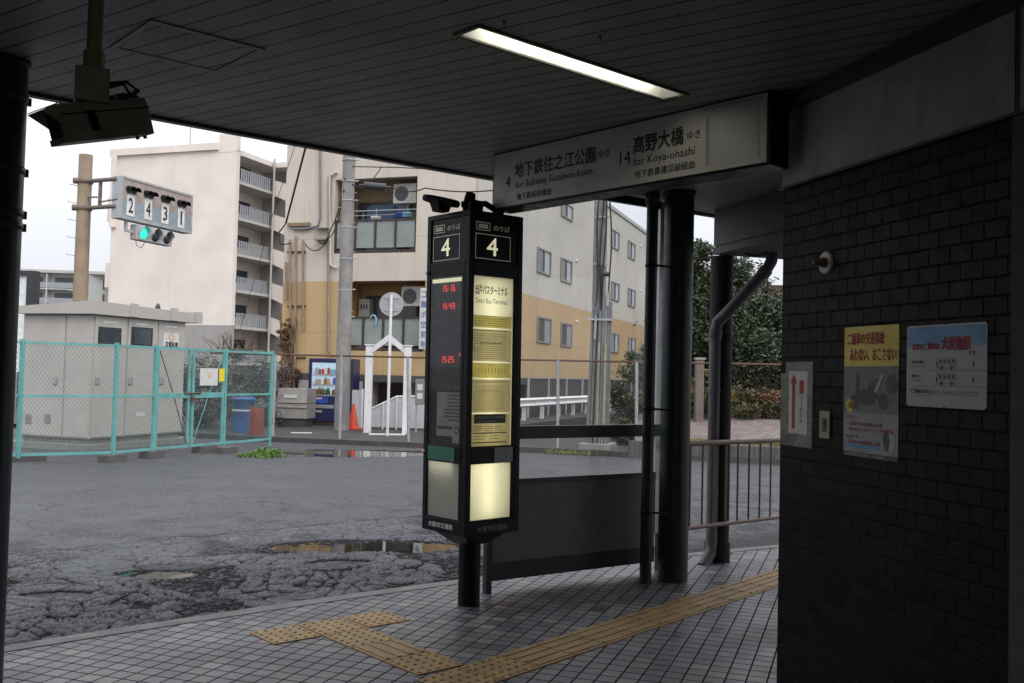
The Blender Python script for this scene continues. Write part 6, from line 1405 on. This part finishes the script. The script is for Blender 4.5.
# ---- left: bushes, drum, tub behind the mesh fence
q = D(240, 395, 25.5)
for i, (px, py, d, rx, rz, n, mm, lab) in enumerate(((208, 392, 24.5, .95, 1.1, 7000, 'twigs', 'bare brown thicket behind the right gate leaf'), (245, 388, 26, 1.2, 1.15, 9000, 'twigs_dark', 'dark twiggy hedge behind the last mesh panel'))):
    if mm not in MATS: leafmat(mm, (.05, .045, .04), (.11, .10, .09))
    q = D(px, py, d); tree('thicket', lab, (q.x, q.y, 0), 2, (q.x, q.y, q.z * .9), (rx, .6, rz * .9), n, .09, 26, leaf=mm, seed=40 + i, r=.03)
m = M(); rnd = random.Random(8)
for i in range(26):
    p = D(rnd.uniform(212, 255), 352, 25.2); p.z = 1.9; pts = [p]
    d = V((rnd.uniform(-.5, .5), 0, 1)).normalized()
    for k in range(4): d = (d + V((rnd.uniform(-.6, .6), rnd.uniform(-.3, .3), rnd.uniform(-.5, .5)))).normalized(); pts.append(pts[-1] + d * rnd.uniform(.08, .2))
    m.tube(pts, [.012, .01, .008, .006, .004], 4)
q = D(233, 352, 25.2); tag(m.build('bare_branches', 'ruddy_twig' if 'ruddy_twig' in MATS else 'rust', loc=(q.x, q.y, 1.9)), 'bare reddish branches sticking up above the turquoise fence', 'branches')
dr0 = D(256, 436, 22.6); dr = thing('steel_drum', 'small rusty red drum behind the last turquoise mesh panel', 'drum', V((dr0.x, dr0.y, -.1)))
zt5 = D(256, 407.5, 22.6).z
m = M(); hh_ = zt5 + .1; r_ = .165; m.lathe((dr0.x, dr0.y, -.1), [(r_ * .95, 0), (r_, .02)] + [(r_ + (.008 if k in (2, 4) else 0), .02 + (hh_ - .03) * k / 6) for k in range(1, 6)] + [(r_, hh_ - .01), (r_ * .94, hh_)], 24); m.build('shell', 'drum_red', dr)
m = M(); m.lathe((dr0.x, dr0.y, zt5 + .001), [(r_ * 1.02, 0), (r_ * 1.02, .02), (r_ * .9, .022)], 24); m.build('lid', 'rust', dr)
tb0 = D(243, 424, 23.4); tb = thing('water_tub', 'tall blue plastic tub behind the small red drum', 'tub', V((tb0.x, tb0.y, -.1)))
zt6 = D(243, 397, 23.4).z
m = M(); m.lathe((tb0.x, tb0.y, -.1), [(.21, 0), (.25, .3), (.26, zt6 + .02), (.28, zt6 + .03), (.28, zt6 + .07), (.24, zt6 + .1)], 24); m.build('body', 'tub_blue', tb); m = M(); m.lathe((tb0.x, tb0.y, zt6 * .6), [(.268, 0), (.272, .02), (.268, .04)], 24); m.build('band', 'white_plate', tb)
# dead vine on the block's left edge
vn = M(); rnd = random.Random(12)
for k in range(9):
    px = rnd.uniform(283, 293); q = fp(px, 385, .12); q.z = .3; pts = [q]
    H_ = rnd.uniform(1.2, 3.6)
    for j in range(12): pts.append(pts[-1] + V((rnd.uniform(-.07, .07), rnd.uniform(-.03, .03), H_ / 12)))
    vn.tube(pts, [.05 - .003 * j for j in range(13)], 5)
for (px, py, rx, rz, n) in ((284, 345, .25, .6, 1500), (287, 325, .16, .35, 500), (288, 375, .3, .5, 1800), (283, 395, .3, .45, 1200)): q = fp(px, py, .15); leaves(vn, q, (rx, .12, rz), n, .07, 9, 0, px, 0)
q = fp(287, 390, .15); tag(vn.build('dead_vine', 'vine_dead', loc=(q.x, q.y, 0)), 'dead brown vine climbing the orange wall above the grey bin', 'vine')
# grass tuft at the fence end
gm_ = M(); rnd = random.Random(15); q0 = G(262, 457, -.1)
for (dx, dy, rx, rz, n) in ((0, 0, .30, .10, 1500), (-.30, -.05, .16, .06, 600), (.22, .1, .2, .09, 700), (.05, -.12, .25, .07, 700)): leaves(gm_, q0 + V((dx, dy, rz * .6)), (rx, .18, rz), n, .05, 14, 0, int(dx * 100) + 50, 0)
for k in range(260):
    q = q0 + V((rnd.gauss(0, .2), rnd.gauss(0, .1), 0)); a_ = rnd.uniform(0, 6.28); h_ = rnd.uniform(.05, .15); w__ = V((math.cos(a_), math.sin(a_), 0)) * .006
    gm_.add([q - w__, q + w__, q + V((rnd.uniform(-.08, .08), rnd.uniform(-.08, .08), h_))], [(0, 1, 2)])
tag(gm_.build('weed_clump', 'grass', loc=q0), 'bright green weed clump on the asphalt at the fence end', 'weeds')
gm_ = M()
for k in range(700):
    q = D(rnd.uniform(545, 640), 449, 20.7); q.z = -.08; q = q + V((0, rnd.uniform(-.6, .1), 0)); a_ = rnd.uniform(0, 6.28); h_ = rnd.uniform(.03, .14); w__ = V((math.cos(a_), math.sin(a_), 0)) * .01
    gm_.add([q - w__, q + w__, q + V((rnd.uniform(-.06, .06), rnd.uniform(-.06, .06), h_))], [(0, 1, 2)])
o = gm_.build('kerb_weeds', 'grass_dull'); o['kind'] = 'stuff'
# rooftop antenna on the wing
an = thing('rooftop_antenna', 'thin antenna mast on the roof of the long orange wing', 'antenna', BW.p(17, -2, ZR))
m = M(); q = BW.p(19, -2.0, ZR + .16); m.cyl(q, q + Z * 2.2, .02, n=6); m.build('mast', 'galv_matt', an); m = M()
for k in range(3): m.cyl(q + Z * (1.7 + k * .2) - A * .5, q + Z * (1.7 + k * .2) + A * .5, .01, n=5)
m.build('element', 'galv_matt', an)

# the bus stop pillar leans very slightly
kk.rotation_euler = (0, -.0085, 0)
for o_ in (sp_, sn_): o_.location.x -= .019
